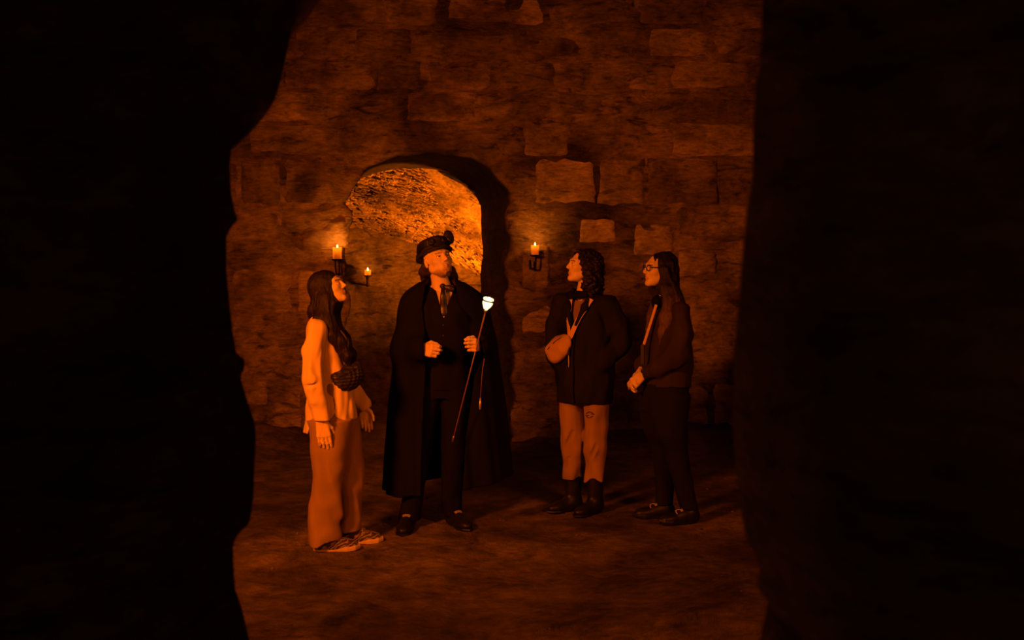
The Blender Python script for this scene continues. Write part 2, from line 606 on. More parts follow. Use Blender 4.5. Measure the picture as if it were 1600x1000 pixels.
def floor_h(X, Y):
    z = 0.022 * fbm(X * 1.1, Y * 1.1, 0.3, 4) + 0.008 * fbm(X * 6, Y * 6, 2.2, 3)
    calm = np.exp(-(((Y - 6.4) / 0.9) ** 2)) * (np.abs(X) < 1.6)
    z = z * (1 - 0.8 * calm)
    outside = np.clip(np.maximum(DX0 - 0.1 - X, X - DX1 - 0.1) / 0.35, 0, 1)
    heap = np.exp(-((WY - Y) / 0.55) ** 2) * outside
    z = z + heap * (0.13 + 0.09 * vn(X * 1.7, 3.0, 1.0) + 0.05 * vn(X * 5, Y * 5, 1.0))
    z = z + 0.10 * np.exp(-((X - 1.7) / 0.8) ** 2 - ((Y - 3.6) / 0.9) ** 2) * (1 + fbm(X * 4, Y * 4, 9, 3) * 0.5)
    return z


fl = grid_mesh('floor', 220, 370, lambda U, W: (-4.4 + 8.4 * U, -0.6 + 13.6 * W, floor_h(-4.4 + 8.4 * U, -0.6 + 13.6 * W)), M_FLOOR)
structure(fl, 'uneven trodden earth floor of the vaulted cellar', 'floor')

# back wall with the skewed arched passage, carved as one eroded mass
wall = Solid(0.024)
wall.add(f_box((-0.3, WY + 0.46, 2.3), (4.3, 0.46, 2.75), 0.03))


def passage(X, Y, Z):
    xs = X + SKEW * (Y - WY) - DC
    top = SPR + (APEX - SPR) * np.sqrt(np.clip(1 - (xs / DW) ** 2, 0, 1)) + 0 * Y
    top = top - 0.07 * (Y - WY)
    side = np.abs(xs) - DW
    out = np.sqrt(np.maximum(side, 0) ** 2 + np.maximum(Z - SPR + 0 * side, 0) ** 2)
    return np.where(np.abs(xs) < DW, np.maximum(side, (Z - top) * 0.8), np.maximum(side, out)) + 0.012 * vn(X * 4, Y * 4, Z * 4) + 0.008 * vn(X * 9, Y * 9, Z * 9)


wall.cut((passage, np.array([-2.6, WY - 0.3, -0.6]), np.array([0.4, WY + 1.4, 3.1])), 0.06)


def wall_relief(X, Y, Z):
    c = 0.045 * fbm(X * 0.9, Y * 0.9, Z * 1.3, 3) + 0.024 * fbm(X * 4, Y * 4, Z * 8, 4)
    # coarse eroded courses
    c = c + 0.014 * np.sin(Z * 17.5 + 1.5 * vn(X * 1.2, 0.0, Z * 1.2))
    c = np.clip(c, -0.05, 0.05)
    return c * (1 - 0.75 * np.clip((Y - WY - 0.10) / 0.15, 0, 1))


wall.mod(wall_relief)
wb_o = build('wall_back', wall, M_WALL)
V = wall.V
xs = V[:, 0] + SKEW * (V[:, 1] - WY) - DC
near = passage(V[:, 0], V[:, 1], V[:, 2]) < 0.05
passage_shade = np.where(near, 1 - np.where(V[:, 2] < 2.3, 0.84, 0.93) * np.clip((V[:, 1] - WY - 0.02) / 0.05, 0, 1), 1.0)  # shade on the jambs and under the arch, put into the wall colour
tint(wb_o.data, np.stack([passage_shade] * 3, 1))
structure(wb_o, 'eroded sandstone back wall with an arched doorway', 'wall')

# individual blocks set in the wall
variants = []
for i in range(10):
    nu, nv = 13, 9
    g = np.random.default_rng(50 + i)
    u = np.linspace(-0.5, 0.5, nu); v = np.linspace(-0.5, 0.5, nv)
    U, W = np.meshgrid(u, v, indexing='ij')
    du = np.clip((0.5 - np.abs(U)) / 0.10, 0, 1); dv = np.clip((0.5 - np.abs(W)) / 0.14, 0, 1)
    e = np.minimum(du, dv); e = np.sqrt(np.clip(1 - (1 - e) ** 2, 0, 1))
    rel = 0.5 * vn(U * 4 + i * 3, W * 3, i * 1.7) + 0.4 * vn(U * 9, W * 8 + i, i * 2.3)
    e = np.clip(e * (1.15 + 0.9 * vn(U * 5 + i, W * 5, i * 4.1)), 0, 1)
    D = -(e * (1 + 0.45 * rel))
    Ux = U * (1 + 0.10 * vn(W * 5, i * 2.1, 0.5)); Wx = W * (1 + 0.14 * vn(U * 6, i * 1.3, 4.5))
    P = np.stack([Ux, D, Wx], -1).reshape(-1, 3)
    a = (np.arange(nu - 1)[:, None] * nv + np.arange(nv - 1)[None]).ravel()
    Q = np.stack([a, a + nv, a + nv + 1, a + 1], 1)
    me = quads_mesh('stone', P, Q); me.materials.append(M_STONE)
    variants.append(me)

# pale blocks that stand out beside the doorway and behind the visitors: x0, x1, z0, z1
PALE = [(-1.98, -1.53, 1.80, 2.10), (-2.64, -2.05, 1.20, 1.62), (-2.02, -1.69, 1.20, 1.60), (1.13, 1.52, 1.74, 2.07), (-2.52, -2.28, 0.32, 0.68), (0.62, 0.98, 1.86, 2.10), (1.56, 1.92, 1.55, 1.80)]
pale_variants = []
for i in range(3):
    me = variants[i * 3].copy(); me.materials.clear(); me.materials.append(M_PALE); pale_variants.append(me)
for i, (x0, x1, z0, z1) in enumerate(PALE):
    o = bpy.data.objects.new('stone', pale_variants[i % 3]); COL.objects.link(o); o.parent = wb_o
    r_ = float(wall_relief(np.array([(x0 + x1) / 2]), np.array([WY]), np.array([(z0 + z1) / 2]))[0])
    o.location = ((x0 + x1) / 2, WY + r_ * 0.9 + 0.03, (z0 + z1) / 2); o.scale = (x1 - x0 - 0.01, 0.068, z1 - z0 - 0.01)
rs = random.Random(11)
z = 0.10
course = 0
while z < 4.25:
    hgt = rs.choice([0.30, 0.36, 0.40, 0.44, 0.33])
    x = -3.4 + rs.uniform(0, 0.5)
    while x < 2.9:
        w = rs.uniform(0.45, 1.05)
        if course % 3 == 2: w *= 0.8
        xc, zc = x + w / 2, z + hgt / 2
        blocked = (x < DX1 + 0.10 and x + w > DX0 - 0.06 and z < APEX - 0.05)
        if blocked and xc < DC and x < DX0 - 0.3:
            w = DX0 - 0.05 - x; xc = x + w / 2; blocked = False
        elif blocked and x + w > DX1 + 0.35:
            x2 = DX1 + 0.08; w = x + w - x2; x = x2; xc = x + w / 2; blocked = False
        if any(x < p[1] - 0.05 and x + w > p[0] + 0.05 and z < p[3] - 0.05 and z + hgt > p[2] + 0.05 for p in PALE): blocked = True
        if not blocked and rs.random() < (0.86 if z < 2.6 else 0.7):
            o = bpy.data.objects.new('stone', variants[rs.randrange(10)])
            COL.objects.link(o); o.parent = wb_o
            proud = rs.uniform(0.0, 0.05)
            r_ = float(wall_relief(np.array([xc]), np.array([WY]), np.array([zc]))[0])
            o.location = (xc, WY + r_ * 0.9 + 0.03, zc)
            o.scale = (w - 0.022, 0.035 + proud, hgt - 0.022)
            o.rotation_euler = (rs.uniform(-0.02, 0.02), rs.uniform(-0.012, 0.012), rs.uniform(-0.03, 0.03))
        x += w
    z += hgt
    course += 1

# side walls and ceiling of the chamber, hidden or nearly so
ws = grid_mesh('wall_left', 60, 50, lambda U, W: (-3.9 + 0.12 * fbm(U * 6, W * 5, 1.0), 2.9 + 7.0 * U, -0.1 + 5.0 * W), M_ROCK)
structure(ws, 'rough rock side wall of the chamber, left', 'wall')
ws = grid_mesh('wall_right', 60, 50, lambda U, W: (3.0 + 0.12 * fbm(U * 6, W * 5, 4.0), 1.9 + 8.0 * U, -0.1 + 5.0 * W), M_ROCK, flip=True)
structure(ws, 'rough rock side wall of the chamber, right', 'wall')
ce = grid_mesh('ceiling', 60, 60, lambda U, W: (-4.3 + 7.8 * U, 2.9 + 7.0 * W, 4.75 - 0.5 * (2 * U - 1) ** 2 + 0.1 * fbm(U * 6, W * 6, 2.0)), M_ROCK, flip=True)
structure(ce, 'rough rock ceiling high above the visitors', 'ceiling')

# inner vault behind the doorway
VY0, VY1 = 10.42, 12.0
VEND = 2.14


def vault_pt(X, t):
    top = 3.02 + (VEND - 3.02) * t
    return top - 0.165 * (X + 2.3) ** 2


def vault_fn(U, W):
    X = -3.6 + 4.6 * U
    Zv = vault_pt(X, W) + 0.03 * fbm(X * 3, W * 5, 0.0, 3)
    return X, VY0 + (VY1 + 0.1 - VY0) * W, Zv


va = grid_mesh('ceiling_vault', 120, 60, vault_fn, M_VAULT, flip=True)
structure(va, 'rubble barrel vault glowing orange beyond the doorway', 'ceiling')
# small rubble stones of the vault, too many and small to pick apart
bm = bmesh.new()
rs = random.Random(5)
for i in range(2600):
    X = rs.uniform(-2.3, 0.3); t = rs.uniform(0.0, 1.0)
    L = rs.uniform(0.04, 0.13); Wd = rs.uniform(0.015, 0.034); H = rs.uniform(0.004, 0.016)
    zc = vault_pt(X, t); Y = VY0 + (VY1 - VY0) * t
    dzx = -0.33 * (X + 2.3); dzt = (VEND - 3.02) / (VY1 - VY0)
    tx = Vector((1, rs.uniform(-0.15, 0.15), dzx)).normalized(); ty = Vector((0, 1, dzt)).normalized()
    nn = ty.cross(tx).normalized()
    c = Vector((X, Y, zc + 0.012))
    vs = []
    for sz in (0, 1):
        for sx, sy in ((-1, -1), (1, -1), (1, 1), (-1, 1)):
            q = 1.0 if sz == 0 else 0.72
            vs.append(bm.verts.new(c + tx * (L / 2 * sx * q * rs.uniform(0.8, 1.1)) + ty * (Wd / 2 * sy * q * rs.uniform(0.7, 1.2)) + nn * (H * sz)))
    for f in ((4, 5, 6, 7), (0, 1, 5, 4), (1, 2, 6, 5), (2, 3, 7, 6), (3, 0, 4, 7)):
        bm.faces.new([vs[k] for k in f])
bmesh.ops.recalc_face_normals(bm, faces=bm.faces)
me = bpy.data.meshes.new('rubble_stones'); bm.to_mesh(me); bm.free()
ro = new_obj('rubble_stones', me, M_VAULT, va); ro['kind'] = 'stuff'

fw = grid_mesh('wall_inner', 110, 70, lambda U, W: (-3.8 + 5.0 * U, VY1 + 0.04 * fbm(U * 12, W * 8, 6.0, 4), -0.1 + 2.6 * W), M_WALL)
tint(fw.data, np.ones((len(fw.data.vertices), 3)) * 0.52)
structure(fw, 'end wall of the inner vault seen through the doorway', 'wall')
ir = grid_mesh('wall_inner_right', 30, 30, lambda U, W: (0.85 + 0.05 * fbm(U * 5, W * 5, 8.0), 10.45 + 1.7 * U, -0.1 + 3.0 * W), M_WALL, flip=True)
tint(ir.data, np.ones((len(ir.data.vertices), 3)))
structure(ir, 'side wall of the inner vault beside the doorway, right', 'wall')
il = grid_mesh('wall_inner_left', 30, 30, lambda U, W: (-3.5 + 0.05 * fbm(U * 5, W * 5, 8.0), 10.45 + 1.7 * U, -0.1 + 3.2 * W), M_WALL)
tint(il.data, np.ones((len(il.data.vertices), 3)))
structure(il, 'side wall of the inner vault beyond the doorway, left', 'wall')


# ---- the broken opening the view looks through: two masses of rock close to the camera
def rock_mass(name, sil, Yf, Ye, thick, sign, out, amp, label, seed):
    s = FPX / Ye
    ys = np.array([p[0] for p in sil], float); xsil = np.array([p[1] for p in sil], float)
    zrow = EYE + (430 - ys) / s
    order = np.argsort(zrow); zrow = zrow[order]; xe = (xsil[order] - 800) / s
    nz = 260
    zz = np.linspace(-0.05, zrow[-1], nz)
    ee = np.interp(zz, zrow, xe)
    # section: along the front face, round the nose, back along the rear face
    pts = []
    nf = 46
    for t in np.linspace(0, 1, nf):          # front face, from far outside to near the edge
        X = sign * abs(out) * (1 - t) + ee * t
        w = np.clip((1 - t) / 0.16, 0, 1)
        Yp = Yf + (Ye - Yf) * (1 - np.sqrt(np.clip(1 - (1 - w) ** 2, 0, 1)))
        pts.append((X, Yp, w))
    for t in np.linspace(0.04, 1, 26):
        Yp = Ye + thick * math.sqrt(min(1, t * 4))
        X = ee * Yp / Ye + (sign * abs(out) - ee) * (t ** 1.5)
        pts.append((X, np.full(nz, Yp), min(1, t * 3)))
    P = np.zeros((len(pts), nz, 3))
    for i, (X, Yp, w) in enumerate(pts):
        n = fbm(X * 2.2 + seed, np.broadcast_to(Yp, X.shape) * 2.2, zz * 2.2, 4)
        P[i, :, 0] = X; P[i, :, 1] = Yp + amp * n * w; P[i, :, 2] = zz
    a = (np.arange(len(pts) - 1)[:, None] * nz + np.arange(nz - 1)[None]).ravel()
    Q = np.stack([a, a + nz, a + nz + 1, a + 1], 1)
    if sign > 0: Q = Q[:, ::-1]
    o = new_obj(name, quads_mesh(name, P.reshape(-1, 3), Q), M_ROCK)
    return structure(o, label, 'rock wall')


SIL_L = [(-620, 900), (-420, 760), (-260, 660), (-120, 570), (-40, 515), (0, 488), (20, 470), (45, 455), (90, 447), (140, 435), (165, 425), (190, 405), (210, 385), (228, 362),
         (260, 359), (300, 361), (330, 367), (347, 373), (353, 362), (370, 354), (420, 354), (480, 359), (520, 364), (553, 370), (561, 382),
         (575, 383), (590, 375), (600, 379), (630, 388), (660, 398), (680, 400), (720, 398), (780, 396), (818, 390), (833, 373), (850, 364),
         (900, 366), (940, 370), (970, 380), (1000, 390), (1200, 410), (1480, 420)]
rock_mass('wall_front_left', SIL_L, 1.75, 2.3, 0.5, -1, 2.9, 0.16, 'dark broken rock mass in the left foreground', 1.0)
SIL_R = [(-900, 1210), (0, 1192), (60, 1190), (112, 1187), (122, 1181), (200, 1177), (280, 1175), (330, 1167), (400, 1160), (450, 1156), (500, 1152), (560, 1146), (650, 1145),
         (700, 1147), (800, 1158), (850, 1168), (868, 1180), (888, 1190), (905, 1184), (920, 1182), (935, 1196), (952, 1208), (966, 1211), (976, 1196),
         (1000, 1186), (1200, 1180), (2000, 1180)]
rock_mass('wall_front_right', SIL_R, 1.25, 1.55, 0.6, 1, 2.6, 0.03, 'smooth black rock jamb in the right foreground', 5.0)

# pebbles and crumbs on the floor
bm = bmesh.new()
rs = random.Random(21)
for i in range(200):
    X = rs.uniform(-1.6, 2.2); Y = rs.uniform(4.2, 9.4)
    r = rs.choice([0.003, 0.004, 0.006, 0.008, 0.014]) * rs.uniform(0.7, 1.2)
    zc = float(floor_h(np.array([X]), np.array([Y]))[0])
    mtx = Matrix.Translation((X, Y, zc + r * 0.25)) @ Matrix.Rotation(rs.uniform(0, 6), 4, 'Z') @ Matrix.Diagonal((1, rs.uniform(0.6, 1), rs.uniform(0.4, 0.7), 1))
    bmesh.ops.create_icosphere(bm, subdivisions=1, radius=r, matrix=mtx)
me = bpy.data.meshes.new('pebbles'); bm.to_mesh(me); bm.free()
po = new_obj('pebbles', me, M_PEBBLE, fl)
po['kind'] = 'stuff'


# ------------------------------------------------------------------ candles on iron brackets
def candle(base, r, h, bracket, label, hlabel, power, wall_y):
    """candle standing on the tray of a wall bracket; base is the centre of the tray"""
    hd = thing('candle_holder', hlabel, 'candle holder', base, 0, 'iron candle brackets')
    lathe('tray', [(0.0, -0.010), (r * 0.95, -0.010), (r * 1.28, 0.0), (r * 1.32, 0.008), (r * 1.22, 0.006), (r * 1.0, 0.0), (0.0, 0.0)], M_IRON, hd, 24)
    if bracket == 'fork':
        for sx in (-1, 1):
            sweep('prong', [(sx * r * 0.75 * 0.6, 0, -0.008), (sx * r * 0.45, 0.0, -0.06), (sx * r * 0.36, 0.02, -0.115), (sx * r * 0.30, 0.05, -0.135)], 0.0075, M_IRON, hd)
        sweep('arm', [(0, 0.03, -0.13), (0, 0.08, -0.14), (0, wall_y - base[1] + 0.08, -0.13)], 0.009, M_IRON, hd)
    elif bracket == 'stub':
        sweep('stem', [(0, 0, -0.008), (0, 0, -0.05), (-0.002, 0.01, -0.10), (-0.004, 0.03, -0.125)], [0.022, 0.018, 0.016, 0.012], M_IRON, hd)
        sweep('arm', [(0, 0.02, -0.11), (0, 0.08, -0.115), (0, wall_y - base[1] + 0.08, -0.11)], 0.010, M_IRON, hd)
    else:
        sweep('stem', [(0.008, 0, -0.008), (0.006, 0, -0.06), (0.0, 0.01, -0.12)], 0.008, M_IRON, hd)
        sweep('hook', [(-0.045, 0.03, -0.04), (-0.045, 0.02, -0.075), (-0.043, 0.02, -0.115), (-0.01, 0.02, -0.125), (0.01, 0.02, -0.12)], [0.008, 0.014, 0.015, 0.011, 0.008], M_IRON, hd)
        sweep('arm', [(-0.005, 0.01, -0.12), (-0.005, 0.08, -0.13), (0, wall_y - base[1] + 0.08, -0.12)], 0.009, M_IRON, hd)
    ca = thing('candle', label, 'candle', (base[0], base[1], base[2] + 0.001), 0, 'lit wall candles')
    t = 0.006
    d = h * 0.34
    lathe('wax', [(0.0, 0.0), (r, 0.0), (r * 1.0, h * 0.5), (r * 1.02, h * 0.98), (r * 0.99, h), (r - t, h * 0.985), (r - t * 1.3, h - d * 0.7),
                  (r * 0.5, h - d), (0.0, h - d)], M_WAX, ca, 28, wob=0.06)
    sweep('wick', [(0, 0, h - d - 0.002), (0.001, 0, h - d + 0.010), (0.003, 0, h - d + 0.016)], 0.0014, M_IRON, ca, 6)
    fz = h - d + 0.010
    fh = d + 0.016
    lathe('flame', [(0.0, fz), (0.005, fz + fh * 0.10), (0.0075, fz + fh * 0.3), (0.0065, fz + fh * 0.52), (0.003, fz + fh * 0.82), (0.0, fz + fh)], M_FLAME, ca, 12)
    l = lamp('candle_light', 'POINT', (0, 0, h + 0.010), power, color=(1.0, 0.22, 0.008), size=0.008)
    l.parent = ca
    return ca


b1 = px(527, 406, WY - 0.20)
candle(b1, 0.040, 0.115, 'fork', 'thick lit candle on the fork bracket left of the doorway', 'two-pronged iron bracket holding the candle left of the doorway', 6.5, WY)
b2 = px(574.5, 431, VY1 - 0.13)
candle(b2, 0.036, 0.066, 'stub', 'short lit candle seen through the doorway on the inner wall', 'short iron bracket on the inner wall through the doorway', 2.5, VY1)
b3 = px(836, 399.5, WY - 0.20)
candle(b3, 0.036, 0.095, 'hook', 'lit candle on the hook bracket right of the doorway', 'hooked iron bracket holding the candle right of the doorway', 6.5, WY)


# ------------------------------------------------------------------ people
def nrm(v):
    v = np.array(v, float); return v / np.linalg.norm(v)


class Head:
    def __init__(s, c, yaw=0, pitch=0, roll=0, sc=1.0, male=False):
        s.c = np.array(c, float); s.R = rot(math.radians(yaw), math.radians(pitch), math.radians(roll)); s.sc = sc; s.male = male

    def w(s, p):                       # head frame to person frame
        return s.c + s.R @ (np.array(p, float) * s.sc)

    def loc(s, X, Y, Z):
        x, y, z = X - s.c[0], Y - s.c[1], Z - s.c[2]
        R = s.R
        return ((R[0, 0] * x + R[1, 0] * y + R[2, 0] * z) / s.sc, (R[0, 1] * x + R[1, 1] * y + R[2, 1] * z) / s.sc,
                (R[0, 2] * x + R[1, 2] * y + R[2, 2] * z) / s.sc)

    def wrap(s, f, lo, hi):
        """a primitive given in the head frame, placed in the person frame"""
        r = float(np.max(np.abs(np.concatenate([lo, hi])))) * 1.75 * s.sc

        def g(X, Y, Z):
            return f(*s.loc(X, Y, Z)) * s.sc
        cc = (np.array(lo) + np.array(hi)) / 2
        r = float(np.linalg.norm((np.array(hi) - np.array(lo)) / 2)) * s.sc
        c = s.w(cc)
        return g, c - r, c + r

    def sdf(s):
        m = 1.0 if s.male else 0.0

        def f(x, y, z):
            ax = np.abs(x)
            d = f_ell((0, 0.018, 0.032), (0.075, 0.096, 0.085))[0](x, y, z)
            d = smin(d, f_ell((0, -0.030, -0.028), (0.060, 0.062, 0.086))[0](x, y, z), 0.035)
            d = smin(d, f_cone((0.047, 0.004, -0.050), (0.012, -0.066, -0.096), 0.022 + 0.003 * m, 0.018)[0](ax, y, z), 0.022)
            d = smin(d, f_ell((0, -0.074, -0.099), (0.019 + 0.003 * m, 0.016, 0.016))[0](ax, y, z), 0.016)
            d = smin(d, f_cone((0.012, -0.086, 0.026), (0.046, -0.066, 0.028), 0.010, 0.011)[0](ax, y, z), 0.018)   # brow
            d = smin(d, f_ell((0.044, -0.056, -0.020), (0.020, 0.022, 0.018))[0](ax, y, z), 0.022)                 # cheekbone
            d = smax(d, -f_ell((0.032, -0.103, 0.004), (0.019, 0.020, 0.012))[0](ax, y, z), 0.014)                 # eye socket
            d = smin(d, f_ell((0.031, -0.0735, 0.003), (0.0145, 0.0135, 0.0115))[0](ax, y, z), 0.004)              # lids
            d = smin(d, f_cone((0, -0.086, 0.018), (0, -0.1085, -0.026), 0.0075, 0.0095)[0](x, y, z), 0.012)       # nose
            d = smin(d, f_ell((0.0105, -0.0985, -0.031), (0.0085, 0.010, 0.007))[0](ax, y, z), 0.006)
            d = smin(d, f_cone((0, -0.0920, -0.0575), (0.016, -0.0825, -0.061), 0.0050, 0.003)[0](ax, y, z), 0.006)  # upper lip
            d = smin(d, f_cone((0, -0.0888, -0.0685), (0.013, -0.0815, -0.065), 0.0058, 0.003)[0](ax, y, z), 0.006)  # lower lip
            d = smax(d, -f_cone((0, -0.099, -0.0630), (0.017, -0.088, -0.0625), 0.0016, 0.0012)[0](ax, y, z), 0.003)
            ear = f_ell((0.078, 0.014, -0.004), (0.010, 0.019, 0.031), rot(0.35, 0.1))[0](ax, y, z)
            ear = smax(ear, -f_ell((0.088, 0.008, 0.0), (0.007, 0.009, 0.016))[0](ax, y, z), 0.006)
            d = smin(d, ear, 0.008)
            return d
        return s.wrap(f, np.array([-0.1, -0.125, -0.125]), np.array([0.1, 0.12, 0.125]))


def hand_into(S, W, d, n, t, curl=(0.3, 0.3, 0.3), sc=1.0, thumb=0.5, spread=0.0, palm_r=0.0135):
    """palm and five fingers: W wrist, d along the fingers, n out of the palm, t towards the thumb"""
    W = np.array(W, float); d = nrm(d); n = np.array(n, float); n = nrm(n - d * (n @ d)); t = np.array(t, float); t = nrm(t - d * (t @ d) - n * (t @ n))
    base_off = [0.031, 0.0105, -0.0105, -0.030]
    lens = [0.92, 1.03, 0.96, 0.76]
    for i in range(4):
        mc = W + d * (0.092 - 0.004 * abs(i - 1)) * sc + t * base_off[i] * sc
        S.add(f_cone(W + d * 0.005 + t * base_off[i] * 0.62 * sc, mc, palm_r * sc * 1.05, palm_r * 0.86 * sc), 0.013)
        p = mc; a = 0.0
        segs = [0.044, 0.027, 0.021]; rad = [0.0096, 0.0088, 0.0080, 0.0068]
        for j in range(3):
            a += curl[j] * (1 + 0.08 * i)
            dd = nrm(d * math.cos(a) + n * math.sin(a) + t * spread * (1.5 - i) * 0.1)
            q = p + dd * segs[j] * lens[i] * sc
            S.add(f_cone(p, q, rad[j] * sc, rad[j + 1] * sc), 0.0035)
            p = q
    p0 = W + d * 0.022 * sc + t * 0.022 * sc + n * 0.006
    p1 = p0 + nrm(d * 0.75 + t * 0.62 + n * 0.35) * 0.045 * sc
    p2 = p1 + nrm(d * 0.95 + t * (0.45 - 0.7 * thumb) + n * (0.25 + 0.6 * thumb)) * 0.034 * sc
    p3 = p2 + nrm(d * 0.95 + t * (0.25 - 0.9 * thumb) + n * (0.2 + 0.7 * thumb)) * 0.027 * sc
    S.add(f_cone(p0, p1, 0.0155 * sc, 0.0115 * sc), 0.012)
    S.add(f_cone(p1, p2, 0.0112 * sc, 0.0098 * sc), 0.004)
    S.add(f_cone(p2, p3, 0.0098 * sc, 0.0075 * sc), 0.004)


def make_body(P, parent, brow=(0.22, 0.18, 0.15), beard=None, h=0.0038):
    """one continuous skin surface: head, neck, trunk, arms, hands, legs, feet"""
    S = Solid(h)
    H = P['head']
    nb = np.array(P['neck'], float)
    w = P.get('w', 1.0)
    S.add(f_cone(nb + [0, 0, -0.05], nb + [0, 0, 0.02], 0.062 * w, 0.054 * w), 0.02)
    S.add(f_cone(nb + [0, 0, 0.0], H.w((0, 0.030, -0.045)), 0.053 * w, 0.050 * w), 0.02)
    f, lo, hi = H.sdf(); S.add((f, lo, hi), 0.014)
    # trunk
    sl, sr = np.array(P['sh_l']), np.array(P['sh_r']); hl, hr = np.array(P['hip_l']), np.array(P['hip_r'])
    mid = (hl + hr) / 2
    chest = (sl + sr) / 2 * 0.72 + mid * 0.28
    S.add(f_cone(sl, nb + [0, 0, -0.02], 0.038 * w, 0.045 * w), 0.03)
    S.add(f_cone(sr, nb + [0, 0, -0.02], 0.038 * w, 0.045 * w), 0.03)
    ax = nrm(sl - sr)
    for sgn in (-1, 1):
        S.add(f_cone(chest + ax * 0.06 * sgn * w + [0, 0, 0.06], mid + ax * 0.05 * sgn * w + [0, 0, 0.06], 0.080 * w, 0.074 * w), 0.05)
    for s_ in ('l', 'r'):
        sh, el, wr = (np.array(P[k + s_], float) for k in ('sh_', 'el_', 'wr_'))
        S.tube([(*sh, 0.040 * w), (*(sh * 0.5 + el * 0.5), 0.041 * w), (*el, 0.034 * w)], 0.02)
        S.tube([(*el, 0.034 * w), (*(el * 0.65 + wr * 0.35), 0.034 * w), (*wr, 0.0225 * w)], 0.015)
        hd = P['hand_' + s_]
        hand_into(S, wr, *hd[:3], **hd[3])
        hp, kn, an = (np.array(P[k + s_], float) for k in ('hip_', 'kn_', 'an_'))
        S.tube([(*hp, 0.062 * w), (*(hp * 0.5 + kn * 0.5), 0.056 * w), (*kn, 0.042 * w)], 0.02)
        S.tube([(*kn, 0.042 * w), (*(kn * 0.65 + an * 0.35), 0.042 * w), (*an, 0.030 * w)], 0.02)
        ft = np.array(P['toe_' + s_], float)
        S.add(f_cone(an + [0, 0, -0.03], ft * 0.6 + np.array([an[0], an[1], 0.02]) * 0.4, 0.026, 0.014), 0.02)
    o = build('body', S, M_SKIN, parent)
    V = S.V
    x, y, z = H.loc(V[:, 0], V[:, 1], V[:, 2])
    c = np.ones((len(V), 3), np.float32)
    ax_ = np.abs(x)
    bz = 0.0235 - 3.2 * (ax_ - 0.034) ** 2
    br = (np.abs(z - bz) < 0.0042) & (ax_ > 0.012) & (ax_ < 0.053) & (y < -0.055)
    c[br] = brow
    lid = (np.abs(z - 0.0085) < 0.0024) & (ax_ > 0.017) & (ax_ < 0.045) & (y < -0.06)
    c[lid] = np.minimum(c[lid], np.array([0.28, 0.22, 0.2]))
    lp = (y < -0.076) & (z < -0.053) & (z > -0.076) & (ax_ < 0.022)
    c[lp] = [0.8, 0.6, 0.58]
    if beard is not None:
        n = fbm(V[:, 0] * 120, V[:, 1] * 120, V[:, 2] * 120, 2)
        jaw = np.clip((-0.066 - z) / 0.02, 0, 1) * (y < 0.0) * (z > -0.14) * (ax_ < 0.06)
        must = 0.5 * np.clip(1 - np.abs(z + 0.047) / 0.008, 0, 1) * (ax_ < 0.026) * (y < -0.07)
        k = np.clip(np.maximum(jaw, must) * (0.85 + 0.3 * n), 0, 1)[:, None]
        lipm = (lp & (z < -0.054))[:, None]
        k = np.where(lipm, k * 0.1, k)
        c = c * (1 - k) + c * k * np.array(beard)
    tint(o.data, c)
    for sx in (-1, 1):                                     # eyes
        me = bpy.data.meshes.new('eye'); bm = bmesh.new()
        bmesh.ops.create_uvsphere(bm, u_segments=16, v_segments=12, radius=0.0126 * H.sc)
        for fc in bm.faces:
            cc = fc.calc_center_median()
            fc.smooth = True
            if (H.R.T @ np.array(cc))[1] < -0.0109 * H.sc: fc.material_index = 1
        bm.to_mesh(me); bm.free()
        e = new_obj('eye', me, [M_EYE, M_IRIS], o)
        e.location = H.w((sx * 0.031, -0.0758, 0.0015))
    return o, S


